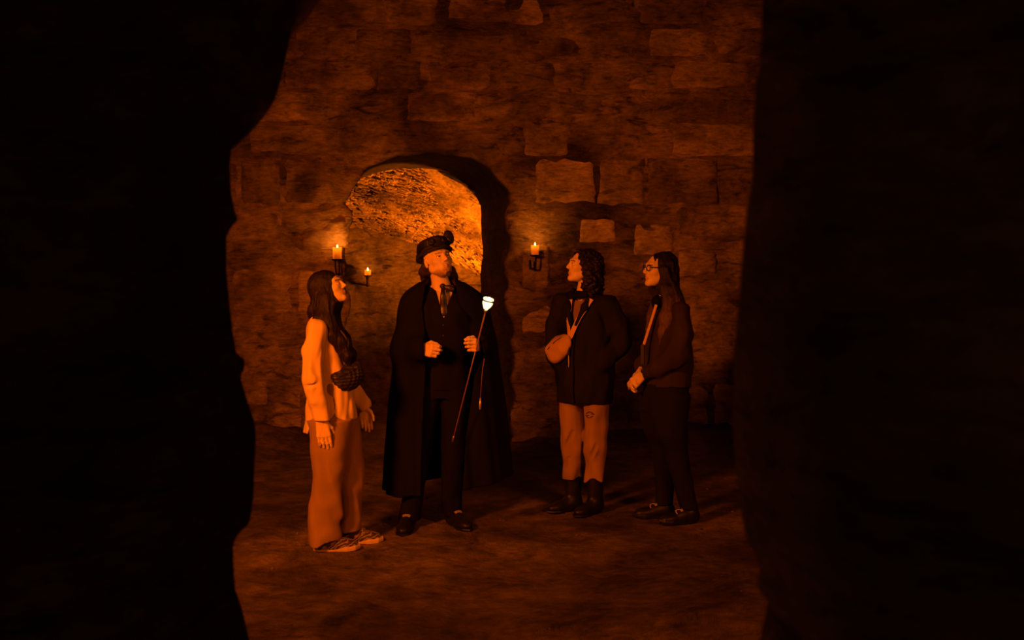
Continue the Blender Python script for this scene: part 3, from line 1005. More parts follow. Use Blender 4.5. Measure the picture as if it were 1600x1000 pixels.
def shoe(parent, pos, yaw, L=0.26, wd=0.092, mat=None, sole_mat=None, style='shoe', lace_mat=None, top=0.075, label=None):
    """shoe with its heel at pos, toe along yaw (0 = facing -Y)"""
    e = Solid(0.0042)
    k = L / 0.26
    e.add(f_cone((0, 0.0, 0.045), (0, -0.075 * k, 0.042), 0.036, 0.037), 0.02)
    e.add(f_ell((0, -0.165 * k, 0.030), (wd * 0.48, 0.075 * k, 0.036)), 0.025)
    e.add(f_ell((0, -0.075 * k, 0.032), (wd * 0.42, 0.11 * k, 0.045)), 0.025)
    if style == 'boot':
        e.add(f_stack([(0.03, 0, -0.03, 0.046, 0.060), (0.10, 0, -0.026, 0.048, 0.056), (0.24, 0, -0.026, 0.054, 0.060)]), 0.03)
    elif style == 'low':
        e.cut(f_ell((0, -0.055, 0.115), (0.030, 0.095, 0.055)), 0.006)
    else:
        e.add(f_cone((0, 0.0, 0.05), (0, -0.01, top), 0.040, 0.041), 0.02)
        e.add(f_cone((0, -0.06, 0.065), (0, -0.105 * k, 0.058), 0.030, 0.026), 0.02)
        e.cut(f_ell((0, -0.008, top + 0.040), (0.033, 0.042, 0.05)), 0.004)
    e.cut(f_box((0, -0.1, -0.05), (0.2, 0.4, 0.062), 0.001), 0.0)
    o = build('shoe' if style != 'boot' else 'boot', e, mat, parent)
    o.location = pos; o.rotation_euler = (0, 0, yaw)
    # sole: one swept outline
    bm = bmesh.new(); ring = []
    for i in range(40):
        a = 2 * math.pi * i / 40
        yy = -0.105 * k - math.cos(a) * -0.142 * k
        t = (0.037 * k - yy) / (0.284 * k)
        hw = np.interp(t, [0, 0.08, 0.3, 0.5, 0.72, 0.9, 1.0], [0.0, 0.026, 0.037, 0.036, 0.047, 0.034, 0.0]) * wd / 0.092
        ring.append((math.copysign(hw, math.sin(a)), yy))
    hs = 0.030 if style == 'sneaker' else 0.016
    lev = [(0.94, 0.0), (1.04, 0.004), (1.06, hs * 0.6), (1.0, hs)]
    rr = [[bm.verts.new((x * s_, (y + 0.105 * k) * (1 + (s_ - 1) * 0.5) - 0.105 * k, zc + (0.012 * max(0, (-y - 0.17 * k) / 0.09) ** 2 if style == 'sneaker' else 0))) for x, y in ring] for s_, zc in lev]
    for A, B in zip(rr, rr[1:]):
        for i in range(40): bm.faces.new((A[i], A[(i + 1) % 40], B[(i + 1) % 40], B[i]))
    bm.faces.new(rr[0][::-1]); bm.faces.new(rr[-1])
    bmesh.ops.recalc_face_normals(bm, faces=bm.faces)
    me = bpy.data.meshes.new('sole'); bm.to_mesh(me); bm.free()
    new_obj('sole', me, sole_mat or mat, o)
    if style == 'low':
        pts = [e.hit((x, -0.075 * k, 0.14), (-x * 0.4, 0, -1), 0.001, 0.3) for x in np.linspace(-0.045, 0.045, 9)]
        pts = [(x, -0.088 * k, 0.058 + 0.018 * (1 - (x / 0.042) ** 2)) for x in np.linspace(-0.042, 0.042, 9)]
        ribbon('strap', pts, [(p[0] * 8, -0.2, 1) for p in pts], 0.012, 0.003, mat, o)
    if lace_mat is not None:
        for j in range(4):
            y0 = -0.068 * k - 0.022 * j * k
            pts = []
            for x in np.linspace(-0.026, 0.026, 7):
                p = e.hit((x, y0 - 0.006 * (1 if x > 0 else -1) * (j % 2 * 2 - 1), 0.16), (0, 0.1, -1), 0.002, 0.2)
                pts.append(p)
            sweep('lace', pts, 0.0032, lace_mat, o, 6)
    return o, e


def wrinkles(amp=0.004, fx=10, fz=22, seed=0.0, shear=0.6):
    def f(X, Y, Z):
        return amp * vn(X * fx + Z * fz * shear * 0.3 + seed, Y * fx + seed, Z * fz) + amp * 0.6 * vn(X * fx * 2 - Z * fz * shear * 0.5, Y * fx * 2, Z * fz * 1.7 + seed)
    return f


def hairlines(amp=0.004, fx=75, fz=5, seed=0.0):
    def f(X, Y, Z):
        return amp * vn(X * fx + seed, Y * fx, Z * fz) + amp * 0.6 * vn(X * fx * 0.35, Y * fx * 0.35 + seed, Z * fz * 0.5)
    return f


def person(label, x, Y, yaw):
    zf = 0.0
    return thing('person', label, 'person', (x, Y, zf), math.radians(yaw))


DOWN = (0, 0, -1)

# =================================================== visitor in a beige shirt, at the left, looking right
M_SHIRT = cloth_mat('beige_linen', (0.66, 0.50, 0.36), 0.9, 0.12, sheen=0.1)
M_TAN = cloth_mat('tan_cotton', (0.27, 0.18, 0.115), 0.92, 0.15)
M_HAIR1 = hair_mat('dark_straight_hair', (0.022, 0.014, 0.010))
w1 = person('woman in a beige shirt and tan trousers gazing up to the right', (522 - 800) / 272.0, 5.88, 90)
H1 = Head((0.0, 0.030, 1.485), -9, 23, 0, 0.88)
P1 = dict(head=H1, neck=(0, 0.065, 1.315), w=0.9,
          sh_l=(0.15, 0.07, 1.265), sh_r=(-0.15, 0.07, 1.265), el_l=(0.195, 0.03, 1.0), el_r=(-0.215, 0.085, 0.985),
          wr_l=(0.185, -0.135, 0.79), wr_r=(-0.205, 0.035, 0.755),
          hand_l=((0, -0.25, -1), (-1, 0, 0.0), (0, -1, 0.2), dict(curl=(0.25, 0.3, 0.2), sc=0.9, thumb=0.3)),
          hand_r=((0.02, -0.16, -1), (1, 0.15, 0.0), (0, -1, 0.2), dict(curl=(0.12, 0.22, 0.2), sc=0.98, thumb=0.4)),
          hip_l=(0.08, 0.0, 0.80), hip_r=(-0.08, 0.03, 0.80), kn_l=(0.09, -0.09, 0.42), kn_r=(-0.085, 0.03, 0.42),
          an_l=(0.09, -0.075, 0.07), an_r=(-0.085, 0.035, 0.07), toe_l=(0.09, -0.25, 0.035), toe_r=(-0.085, -0.12, 0.035))
b1_, B1 = make_body(P1, w1)

sh = Solid(0.0055)
sh.add(f_stack([(0.64, 0, 0.025, 0.158, 0.150), (0.78, 0, 0.015, 0.154, 0.140), (0.93, 0, 0.02, 0.142, 0.122), (1.06, 0, 0.035, 0.140, 0.112),
                (1.18, 0, 0.05, 0.148, 0.108), (1.25, 0, 0.062, 0.150, 0.094), (1.295, 0, 0.07, 0.118, 0.074), (1.33, 0, 0.068, 0.062, 0.060)],
               fold=lambda th, z, x, y: 1 + 0.035 * np.sin(th * 7 + 1.3 * np.sin(z * 6)) * np.clip((1.1 - z) / 0.4, 0, 1)))
sh.add(f_cone((0.135, 0.07, 1.25), (-0.135, 0.07, 1.25), 0.055, 0.055), 0.03)
for s_, el, wr in ((1, P1['el_l'], P1['wr_l']), (-1, P1['el_r'], P1['wr_r'])):
    wr = np.array(wr); el = np.array(el)
    sh.tube([(s_ * 0.15, 0.07, 1.255, 0.060), (s_ * 0.188, 0.082 if s_ < 0 else 0.06, 1.13, 0.061), (*el, 0.062), (*(el * 0.45 + wr * 0.55), 0.060), (*(wr + (el - wr) * 0.02), 0.050)], 0.014)
sh.mod(wrinkles(0.013, 17, 5, 1.0, 2.6))


def hem1(X, Y, Z):      # long curved tail behind, shorter in front, notch at the side
    base = np.interp(Y, [-0.2, -0.1, 0.0, 0.075, 0.10, 0.13, 0.2], [0.745, 0.735, 0.76, 0.80, 0.745, 0.665, 0.655]).astype(np.float32)
    arm = (np.abs(X) > 0.135) & (Y < 0.062)
    return np.where(arm & (Z > 0.5), -1, base - Z)


sh.both((lambda X, Y, Z: np.where((np.abs(X) > 0.14) & (np.abs(Y - np.where(X < 0, 0.035, -0.14)) < 0.07), np.maximum(0.755 - Z, -1), hem1(X, Y, Z)), None, None), 0.006)
for s_, el, wr in ((1, P1['el_l'], P1['wr_l']), (-1, P1['el_r'], P1['wr_r'])):
    d_ = nrm(np.array(wr) - np.array(el)); q = np.array(wr) + d_ * 0.03
    sh.cut(f_cone(q - d_ * 0.045, q + d_ * 0.10, 0.031, 0.036), 0.004)
sh.cut(f_cone((0, 0.065, 1.29), (0, 0.04, 1.40), 0.056, 0.07), 0.006)
sh.cut(f_cone((0, -0.05, 1.26), (0, 0.0, 1.36), 0.018, 0.06), 0.01)
for (a, b, r) in (((-0.285, 0.02, 0.97), (-0.262, 0.13, 0.945), 0.006),
                  ((-0.21, 0.01, 1.20), (-0.25, 0.04, 1.10), 0.010), ((-0.205, 0.0, 1.17), (-0.23, 0.015, 1.06), 0.009)):
    sh.cut(f_cone(a, b, r, r * 0.6), 0.018)
build('shirt', sh, M_SHIRT, w1)


def trousers(P, keysL, keysR, waist, mat, parent, wr=None, name='trousers', h=0.0055):
    t = Solid(h)
    t.add(f_stack(keysL), 0.0); t.add(f_stack(keysR), 0.012)
    t.add(f_stack(waist), 0.03)
    if wr: t.mod(wr)
    for K in (keysL, keysR):
        K = sorted(K); z0, cx, cy, rx, ry = K[0]
        t.cut(f_ell((cx, cy, z0 - 0.01), (rx * 0.86, ry * 0.86, 0.035)), 0.003)
    return build(name, t, mat, parent), t


def leg_folds(amp, seed, zk):
    def f(X, Y, Z):
        a = np.interp(Z, zk, [1.0, 0.7, 0.25]).astype(np.float32)
        return amp * a * (0.8 * vn(X * 16 + Z * 3 + seed, Y * 16 - Z * 4, Z * 4.5) + 0.5 * vn(X * 9 + seed, Y * 9 + Z * 6, Z * 12))
    return f


trousers(P1, [(0.085, 0.09, -0.078, 0.078, 0.074), (0.2, 0.09, -0.080, 0.078, 0.078), (0.42, 0.09, -0.075, 0.085, 0.088), (0.62, 0.085, -0.04, 0.092, 0.108), (0.74, 0.08, -0.01, 0.09, 0.125)],
         [(0.062, -0.085, 0.030, 0.082, 0.084), (0.2, -0.085, 0.032, 0.082, 0.088), (0.42, -0.085, 0.025, 0.088, 0.092), (0.62, -0.085, 0.018, 0.094, 0.108), (0.74, -0.08, 0.015, 0.09, 0.125)],
         [(0.66, 0, 0.02, 0.145, 0.115), (0.74, 0, 0.018, 0.155, 0.125), (0.86, 0, 0.015, 0.150, 0.112), (0.95, 0, 0.015, 0.135, 0.1)], M_TAN, w1, leg_folds(0.028, 2.0, [0.05, 0.35, 0.8]))

M_SNK = None


def sneaker_mat():
    m, nt, b = mat_base('sneaker_panels')
    tc = nt.nodes.new('ShaderNodeTexCoord')
    v = nt.nodes.new('ShaderNodeTexWave'); v.inputs['Scale'].default_value = 17; v.inputs['Distortion'].default_value = 14; v.inputs['Detail'].default_value = 2
    v.bands_direction = 'DIAGONAL'
    nt.links.new(tc.outputs['Object'], v.inputs['Vector'])
    r = ramp(nt, v.outputs[0], [(0.0, (0.03, 0.022, 0.018)), (0.45, (0.10, 0.07, 0.05)), (0.74, (0.24, 0.17, 0.12))])
    r.color_ramp.interpolation = 'CONSTANT'
    nt.links.new(r.outputs[0], b.inputs['Base Color']); b.inputs['Roughness'].default_value = 0.7
    return m


M_SNK = sneaker_mat()
M_SOLE = plain('pale_rubber', (0.55, 0.42, 0.32), 0.7, noise=0.1)
M_LACE = plain('pale_lace', (0.5, 0.4, 0.3), 0.8, noise=0.1)
shoe(w1, (-0.085, 0.065, 0.0), math.radians(6), 0.235, 0.088, M_SNK, M_SOLE, 'sneaker', M_LACE, 0.085)
shoe(w1, (0.09, -0.045, 0.0), math.radians(2), 0.235, 0.088, M_SNK, M_SOLE, 'sneaker', M_LACE, 0.085)

hr = Solid(0.0042)
hr.add(H1.wrap(*f_ell((0, 0.026, 0.036), (0.088, 0.108, 0.094))), 0.0)
hr.add(H1.wrap(*f_ell((0, 0.055, -0.05), (0.085, 0.078, 0.11))), 0.03)
bp_ = H1.w((0, 0.06, -0.10))
hr.tube([(0, bp_[1] - 0.01, bp_[2] + 0.02, 0.072), (0, 0.085, 1.345, 0.058), (0, 0.085, 1.30, 0.040)], 0.04)
for s_ in (-1, 1):            # locks falling in front of both shoulders
    a = H1.w((s_ * 0.066, -0.005, -0.02)); b = H1.w((s_ * 0.066, 0.012, -0.10))
    hr.tube([(*a, 0.026), (*b, 0.035), (s_ * 0.085, 0.02, 1.29, 0.038), (s_ * 0.088, -0.045, 1.19, 0.032), (s_ * 0.080, -0.085, 1.10, 0.026), (s_ * 0.070, -0.100, 1.035, 0.010)], 0.03)
    hr.tube([(*H1.w((s_ * 0.07, 0.03, -0.06)), 0.034), (s_ * 0.10, 0.06, 1.31, 0.036), (s_ * 0.118, -0.005, 1.22, 0.022), (s_ * 0.11, -0.05, 1.12, 0.010)], 0.03)
hr.mod(hairlines(0.005, 70, 4, 2.0))
hr.cut(H1.wrap(*f_ell((0, -0.085, -0.030), (0.064, 0.075, 0.088))), 0.012)
hr.cut(H1.wrap(*f_cone((0, -0.10, -0.14), (0, -0.14, -0.24), 0.05, 0.07)), 0.01)
build('hair', hr, M_HAIR1, w1)

# belt bag worn across the chest (a thing of its own)
bg = thing('belt_bag', 'small dark quilted belt bag worn across the chest by the woman in beige', 'bag', w1.location, w1.rotation_euler[2])
bs = Solid(0.0045)
Rb = rot(math.radians(-52), 0, math.radians(-22))
bcen = sh.hit((-0.30, -0.27, 0.985), (0.79, 0.62, 0), 0.0, 0.6) + np.array([-0.014, -0.012, 0])
bs.add(f_box(bcen, (0.097, 0.036, 0.060), 0.03, Rb))
bs.add(f_ell(bcen + Rb @ np.array([0, -0.012, -0.012]), (0.088, 0.042, 0.068), Rb), 0.02)
bs.mod(lambda X, Y, Z: 0.0035 * np.sin((Z - X) * 190) * np.sin((Z + X) * 150) + 0.003 * vn(X * 30, Y * 30, Z * 30))
M_BAG1 = plain('dark_quilted_nylon', (0.016, 0.012, 0.010), 0.42, spec=0.4, noise=0.3)
build('pouch', bs, M_BAG1, bg)
zp = [bs.hit(bcen + Rb @ np.array([x, -0.2, 0.028]), Rb @ np.array([0, 1, 0]), 0.0, 0.4) for x in np.linspace(-0.07, 0.07, 9)]
ribbon('zip', zp, [Rb @ np.array([0, -1, 0])] * 9, 0.006, 0.003, M_LEATHER, bg)
pts, nn = [], []
for t in np.linspace(0, 1, 22):     # strap from the upper corner over the far shoulder
    tgt = np.array([-0.055 + 0.150 * t, 0.03, 1.035 + 0.255 * t])
    p = sh.hit(tgt + np.array([0.0, -0.4, 0.10 * t]), (0, 1, -0.25 * t), 0.004, 0.7)
    pts.append(p); nn.append((0, -1, 0.3))
ribbon('strap', pts, nn, 0.024, 0.003, M_LEATHER, bg)
for s_ in (-1, 1):
    ribbon('strap_edge', [p + np.array([s_ * 0.011, -0.0035, 0]) for p in pts], nn, 0.0035, 0.0015, M_LACE, bg)
pts, nn = [], []
for t in np.linspace(0, 1, 16):     # strap under the near arm to the back
    p = sh.hit(np.array([-0.5, -0.09 + 0.20 * t, 0.945 + 0.03 * t]), (1, 0, 0), 0.004, 0.8)
    if False: pts.append(p); nn.append((-1, -0.5, 0))
if len(pts) > 2: ribbon('strap', pts, nn, 0.024, 0.003, M_LEATHER, bg)

# =================================================== guide in a black cloak and hat
gd = person('man in a long black cloak and hat lifting a glowing cane', (690 - 800) / 251.0, 6.37, 0)
H2 = Head((-0.022, -0.005, 1.648), 30, 20, -7, 1.0, True)
P2 = dict(head=H2, neck=(0.0, 0.03, 1.465), w=1.05,
          sh_l=(0.185, 0.03, 1.385), sh_r=(-0.185, 0.03, 1.385), el_l=(0.225, 0.03, 1.12), el_r=(-0.225, 0.04, 1.10),
          wr_l=(0.235, -0.235, 1.135), wr_r=(-0.110, -0.205, 1.115),
          hand_l=((-0.15, -0.9, 0.12), (-0.9, 0.15, 0), (0, 0.05, 1), dict(curl=(0.95, 1.15, 0.8), sc=1.0, thumb=0.95, palm_r=0.0125)),
          hand_r=((0.72, -0.62, -0.05), (0.5, 0.75, -0.15), (0, 0, 1), dict(curl=(0.75, 1.1, 0.7), sc=1.0, thumb=0.9)),
          hip_l=(0.09, 0.02, 0.93), hip_r=(-0.09, 0.02, 0.93), kn_l=(0.08, 0.03, 0.50), kn_r=(-0.14, -0.03, 0.50),
          an_l=(0.055, 0.06, 0.09), an_r=(-0.20, -0.03, 0.09), toe_l=(0.12, -0.09, 0.035), toe_r=(-0.205, -0.20, 0.035))
make_body(P2, gd, brow=(0.45, 0.36, 0.3), beard=(0.42, 0.32, 0.25))

M_WSHIRT = cloth_mat('pale_shirt', (0.62, 0.48, 0.36), 0.85, 0.1)
M_TIE = plain('patterned_tie', (0.016, 0.011, 0.009), 0.4, spec=0.5, noise=0.8, scale=90)
TOR2 = [(0.86, 0, 0.02, 0.165, 0.118), (1.0, 0, 0.015, 0.160, 0.115), (1.15, 0, 0.01, 0.170, 0.122), (1.28, 0, 0.01, 0.185, 0.125), (1.37, 0, 0.02, 0.190, 0.115),
        (1.43, 0, 0.03, 0.165, 0.085), (1.47, 0, 0.03, 0.095, 0.068), (1.505, 0, 0.026, 0.068, 0.064)]
s2 = Solid(0.005)
s2.add(f_stack([k for k in TOR2 if k[0] > 1.1], grow=-0.004))
s2.cut(f_cone((0, 0.025, 1.455), (0.0, 0.005, 1.56), 0.058, 0.072), 0.003)
s2.cut(f_cone((0.0, -0.06, 1.43), (0.0, -0.065, 1.53), 0.004, 0.030), 0.005)
build('shirt', s2, M_WSHIRT, gd)
jk = Solid(0.0055)       # waistcoat and coat
jk.add(f_stack(TOR2, grow=0.008, fold=lambda th, z, x, y: 1 + 0.012 * np.sin(th * 9 + z * 7)))
for s_, k in ((1, 'l'), (-1, 'r')):
    el, wr = np.array(P2['el_' + k]), np.array(P2['wr_' + k])
    jk.tube([(s_ * 0.185, 0.03, 1.392, 0.050), (*(np.array(P2['sh_' + k]) * 0.5 + el * 0.5), 0.050), (*el, 0.050), (*(wr + (el - wr) * 0.06), 0.038)], 0.03)
jk.mod(wrinkles(0.004, 8, 14, 4.0, 0.8))
for k in ('l', 'r'):
    el, wr = np.array(P2['el_' + k]), np.array(P2['wr_' + k]); d_ = nrm(wr - el)
    jk.cut(f_cone(wr - d_ * 0.02, wr + d_ * 0.12, 0.030, 0.034), 0.004)
vx = -0.005


def vneck(X, Y, Z):
    return np.maximum(np.maximum(np.abs(X - 0.02) - np.clip((Z - 1.29) * 0.30, -0.05, 0.075), Y + 0.0), 1.25 - Z)


jk.cut((vneck, np.array([-0.12, -0.2, 1.27]), np.array([0.14, 0.03, 1.56])), 0.004)
jk.cut(f_cone((0, 0.03, 1.47), (0.0, 0.0, 1.60), 0.074, 0.085), 0.004)
build('coat', jk, M_SUIT, gd)
# tie: knot and broad blade
tp = [np.minimum(s2.hit((0.012 + 0.010 * t, -0.4, 1.497 - 0.18 * t), (0, 1, 0), 0.006, 0.6), (9, -0.062 - 0.03 * min(1, t * 3), 9)) + np.array([0, -0.012 * math.sin(math.pi * min(1, t * 1.3)), 0]) for t in np.linspace(0, 1, 14)]
tb = Solid(0.0035)
for i in range(13):
    wd_ = np.interp(i, [0, 2, 6, 12], [0.012, 0.013, 0.020, 0.026])
    tb.add(f_ell((tp[i] + tp[i + 1]) / 2, (wd_, 0.008, 0.016)), 0.008)
tb.add(f_ell(tp[0] + np.array([0, -0.004, -0.005]), (0.019, 0.014, 0.018)), 0.004)
to = build('tie', tb, M_TIE, gd)
bw = Solid(0.0035)
kb = tp[0] + np.array([0.045, -0.006, -0.018])
bw.add(f_ell(kb, (0.030, 0.012, 0.020), rot(0, 0, 0.3)), 0); bw.add(f_ell(kb + np.array([-0.03, 0.002, 0.008]), (0.018, 0.010, 0.011)), 0.01)
build('cravat_loop', bw, M_TIE, gd)
for z_ in (1.255, 1.19, 1.12, 1.05):
    p = jk.hit((0.02, -0.4, z_), (0, 1, 0), 0.0, 0.6)
    lathe('button', [(0, -0.001), (0.0075, 0), (0.0075, 0.003), (0.004, 0.005), (0, 0.005)], M_LEATHER, gd, 12).matrix_local = Matrix.Translation(p) @ Matrix.Rotation(math.pi / 2, 4, 'X')

trousers(P2, [(0.055, 0.060, 0.055, 0.066, 0.072), (0.25, 0.066, 0.045, 0.068, 0.078), (0.5, 0.08, 0.025, 0.080, 0.088), (0.78, 0.09, 0.02, 0.095, 0.11), (0.86, 0.085, 0.02, 0.09, 0.11)],
         [(0.055, -0.195, -0.032, 0.068, 0.074), (0.25, -0.172, -0.032, 0.068, 0.078), (0.5, -0.14, -0.022, 0.080, 0.088), (0.78, -0.095, 0.012, 0.095, 0.11), (0.86, -0.085, 0.02, 0.09, 0.11)],
         [(0.80, 0, 0.02, 0.155, 0.115), (0.88, 0, 0.02, 0.165, 0.12), (1.0, 0, 0.015, 0.152, 0.105)], M_SUIT, gd, leg_folds(0.014, 5.0, [0.05, 0.4, 0.9]))
M_BUCKLE = plain('polished_buckle', (0.75, 0.65, 0.5), 0.3, metal=0.7, noise=0.1)
for pos, yw in (((0.055, 0.085, 0.0), math.radians(28)), ((-0.20, -0.005, 0.0), math.radians(-4))):
    so, se = shoe(gd, pos, yw, 0.285, 0.100, M_LEATHER, M_LEATHER, 'shoe', None, 0.08)
    bp_ = [se.hit((x, -0.105, 0.18), (0, 0.0, -1), 0.003, 0.2) for x in np.linspace(-0.022, 0.022, 5)]
    ribbon('buckle', bp_, [(0, -0.6, 1)] * 5, 0.018, 0.004, M_BUCKLE, so)

# cloak: a folded shell, open in front
CK = [(0.20, 0.035, 0.06, 0.405, 0.27), (0.45, 0.025, 0.06, 0.385, 0.255), (0.75, 0.02, 0.06, 0.36, 0.24), (1.0, 0.02, 0.06, 0.335, 0.225), (1.2, 0.015, 0.06, 0.310, 0.205),
      (1.35, 0.01, 0.055, 0.290, 0.190), (1.42, 0.005, 0.05, 0.265, 0.165), (1.465, 0.0, 0.045, 0.225, 0.140), (1.50, 0, 0.04, 0.170, 0.118), (1.55, 0, 0.035, 0.100, 0.095)]


def ck_fold(th, z, x, y):
    a = np.clip((1.36 - z) / 0.6, 0, 1)
    return 1 + a * (0.045 * np.sin(th * 9 + 0.8 * np.sin(z * 2.2)) + 0.025 * np.sin(th * 17 + 2 * z))


ck = Solid(0.0065)
ck.add(f_stack(CK, fold=ck_fold))
for k in ('l', 'r'):
    el, wr = np.array(P2['el_' + k]), np.array(P2['wr_' + k])
    ck.add(f_cone(el, wr, 0.085, 0.070), 0.09)
ck.cut(f_stack([(k[0] - (0.06 if k[0] < 0.3 else 0), *k[1:]) for k in CK[:-1]] + [(1.60, 0, 0.03, 0.082, 0.08)], fold=ck_fold, grow=-0.013))
for k in ('l', 'r'):
    el, wr = np.array(P2['el_' + k]), np.array(P2['wr_' + k])
    ck.cut(f_cone(el, wr + (el - wr) * 0.05, 0.072, 0.057), 0.01)


def ck_open(X, Y, Z):
    l = np.interp(Z, [0.1, 0.6, 1.0, 1.2, 1.36, 1.45, 1.6], [-0.115, -0.105, -0.085, -0.09, -0.11, -0.10, -0.08]).astype(np.float32)
    r = np.interp(Z, [0.1, 0.6, 0.95, 1.08, 1.25, 1.36, 1.45, 1.6], [0.13, 0.16, 0.21, 0.275, 0.235, 0.13, 0.10, 0.07]).astype(np.float32)
    return np.maximum(np.maximum(l - X, X - r) + 0 * Z, Y - 0.02)


ck.cut((ck_open, np.array([-0.3, -0.5, 0.0]), np.array([0.35, 0.05, 1.7])), 0.006)
# hem rises to the right
ck.both((lambda X, Y, Z: (0.205 + 0.10 * np.clip((X + 0.25) / 0.7, 0, 1) - Z), None, None), 0.004)
build('cloak', ck, M_BLACK, gd)
# hat: low crown, narrow upturned brim, wound band with goggles, rosette on the right


def hatp(f):
    return H2.wrap(*f)


hs = Solid(0.0042)
HY = 0.016
hs.add(hatp(f_stack([(0.058, 0, HY, 0.094, 0.116), (0.085, 0, HY, 0.095, 0.117), (0.118, 0, HY, 0.097, 0.115), (0.140, 0, HY, 0.085, 0.102), (0.150, 0, HY, 0.05, 0.06)])), 0.0)
hs.add(hatp(f_stack([(0.047, 0, HY + 0.004, 0.108, 0.132), (0.056, 0, HY + 0.004, 0.110, 0.134), (0.066, 0, HY, 0.098, 0.120)])), 0.012)
hs.add(hatp(f_cone((-0.06, 0.085, 0.055), (0.05, 0.10, 0.045), 0.035, 0.035)), 0.03)
hs.mod(lambda X, Y, Z: 0.004 * vn(X * 28, Y * 28, Z * 40))
hs.cut(hatp(f_stack([(-0.05, 0, HY, 0.080, 0.098), (0.062, 0, HY, 0.080, 0.098), (0.10, 0, HY, 0.06, 0.07)])), 0.004)
hs.cut(hatp(f_box((0, -0.16, 0.0), (0.2, 0.045, 0.075), 0.01)), 0.004)
M_HAT = cloth_mat('black_velvet', (0.014, 0.011, 0.010), 0.7, 0.3, spec=0.3)
hat = build('hat', hs, M_HAT, gd)
M_SHINE = plain('dull_metal', (0.20, 0.15, 0.11), 0.35, metal=0.6, noise=0.4)
band = [H2.w((0.097 * math.cos(a), HY - 0.118 * math.sin(a), 0.092 + 0.008 * math.sin(3 * a))) for a in np.linspace(0, 2 * math.pi, 36, endpoint=False)]
ribbon('hat_band', band, [H2.R @ np.array([math.cos(a), -math.sin(a), 0]) for a in np.linspace(0, 2 * math.pi, 36, endpoint=False)], 0.030, 0.005, M_LEATHER, hat, closed=True)
for a in (2.15, 1.35):
    g = lathe('goggle', [(0.010, 0.014), (0.017, 0.016), (0.021, 0.012), (0.023, 0.0), (0.021, -0.01)], M_LEATHER, hat, 18)
    n_ = Vector(H2.R @ np.array([math.cos(a), -math.sin(a), 0.15]))
    g.matrix_local = Matrix.Translation(H2.w((0.100 * math.cos(a), HY - 0.120 * math.sin(a), 0.098))) @ n_.to_track_quat('Z', 'Y').to_matrix().to_4x4()
    ln = lathe('lens', [(0, 0.010), (0.008, 0.0105), (0.016, 0.009), (0.016, 0.007), (0, 0.007)], M_SHINE, g, 16)
pin = [H2.w((0.04, HY - 0.124, 0.108)), H2.w((0.062, HY - 0.117, 0.090))]
sweep('hat_pin', pin, 0.0035, M_BUCKLE, hat, 8)
rz_ = Solid(0.004)
rc = np.array([0.078, -0.062, 0.122])
for i in range(7):
    a = 2 * math.pi * i / 7
    rz_.add(hatp(f_ell(rc + np.array([0.012 * math.cos(a), -0.012, 0.024 * math.sin(a)]), (0.022, 0.022, 0.024))), 0.006)
rz_.add(hatp(f_ell(rc, (0.028, 0.030, 0.036))), 0.006)
build('rosette', rz_, M_HAT, hat)

M_HAIR2 = hair_mat('brown_wavy_hair', (0.06, 0.036, 0.024))
h2 = Solid(0.0042)
h2.add(H2.wrap(*f_ell((0, 0.046, 0.000), (0.080, 0.086, 0.092))), 0)
for s_ in (-1, 1):
    for q in range(3):
        a = H2.w((s_ * (0.070 - 0.012 * q), 0.050 + 0.02 * q, -0.01))
        b = np.array([s_ * (0.088 - 0.016 * q) - 0.02, 0.065 + 0.022 * q, 1.555]); c = np.array([s_ * (0.100 - 0.012 * q) - 0.02, 0.06 + 0.025 * q, 1.50])
        h2.tube([(*a, 0.022), (*((a + b) / 2 + np.array([s_ * 0.010, 0, 0])), 0.024), (*b, 0.024), (*c, 0.014)], 0.018)
h2.mod(lambda X, Y, Z: 0.006 * vn(X * 55 + 0.8 * np.sin(Z * 60), Y * 55, Z * 14) + 0.006 * vn(X * 20, Y * 20, Z * 30))
h2.cut(H2.wrap(*f_ell((0, -0.080, -0.030), (0.078, 0.098, 0.105))), 0.008)
h2.cut(H2.wrap(*f_ell((0, -0.06, -0.13), (0.062, 0.08, 0.07))), 0.008)
h2.cut(hatp(f_stack([(0.055, 0, HY, 0.3, 0.3), (0.3, 0, HY, 0.3, 0.3)])), 0.004)
build('hair', h2, M_HAIR2, gd)
gt = Solid(0.0035)
gt.add(H2.wrap(*f_ell((0, -0.082, -0.112), (0.016, 0.013, 0.020))), 0)
gt.mod(hairlines(0.004, 120, 20, 3))
build('beard', gt, M_HAIR2, gd)

# cane with a glowing glass knob
ctop = Vector(px(758.5, 487, 6.02)); cbot = Vector(px(707, 690, 6.10))
cn = thing('cane', 'slim cane with a glowing glass knob held by the cloaked man', 'cane', (cbot.x, cbot.y, cbot.z), 0)
ax_c = (ctop - cbot)
Lc = ax_c.length
qc = ax_c.to_track_quat('Z', 'Y').to_matrix().to_4x4()
M_CANE = plain('varnished_cane', (0.17, 0.09, 0.06), 0.35, spec=0.5, noise=0.3)
M_GLOW = emit('glowing_glass', (1.0, 0.72, 0.30), 4.0)
M_BRASS = plain('brass', (0.5, 0.35, 0.2), 0.35, metal=0.9, noise=0.2)


def along(o):
    o.matrix_local = qc
    return o


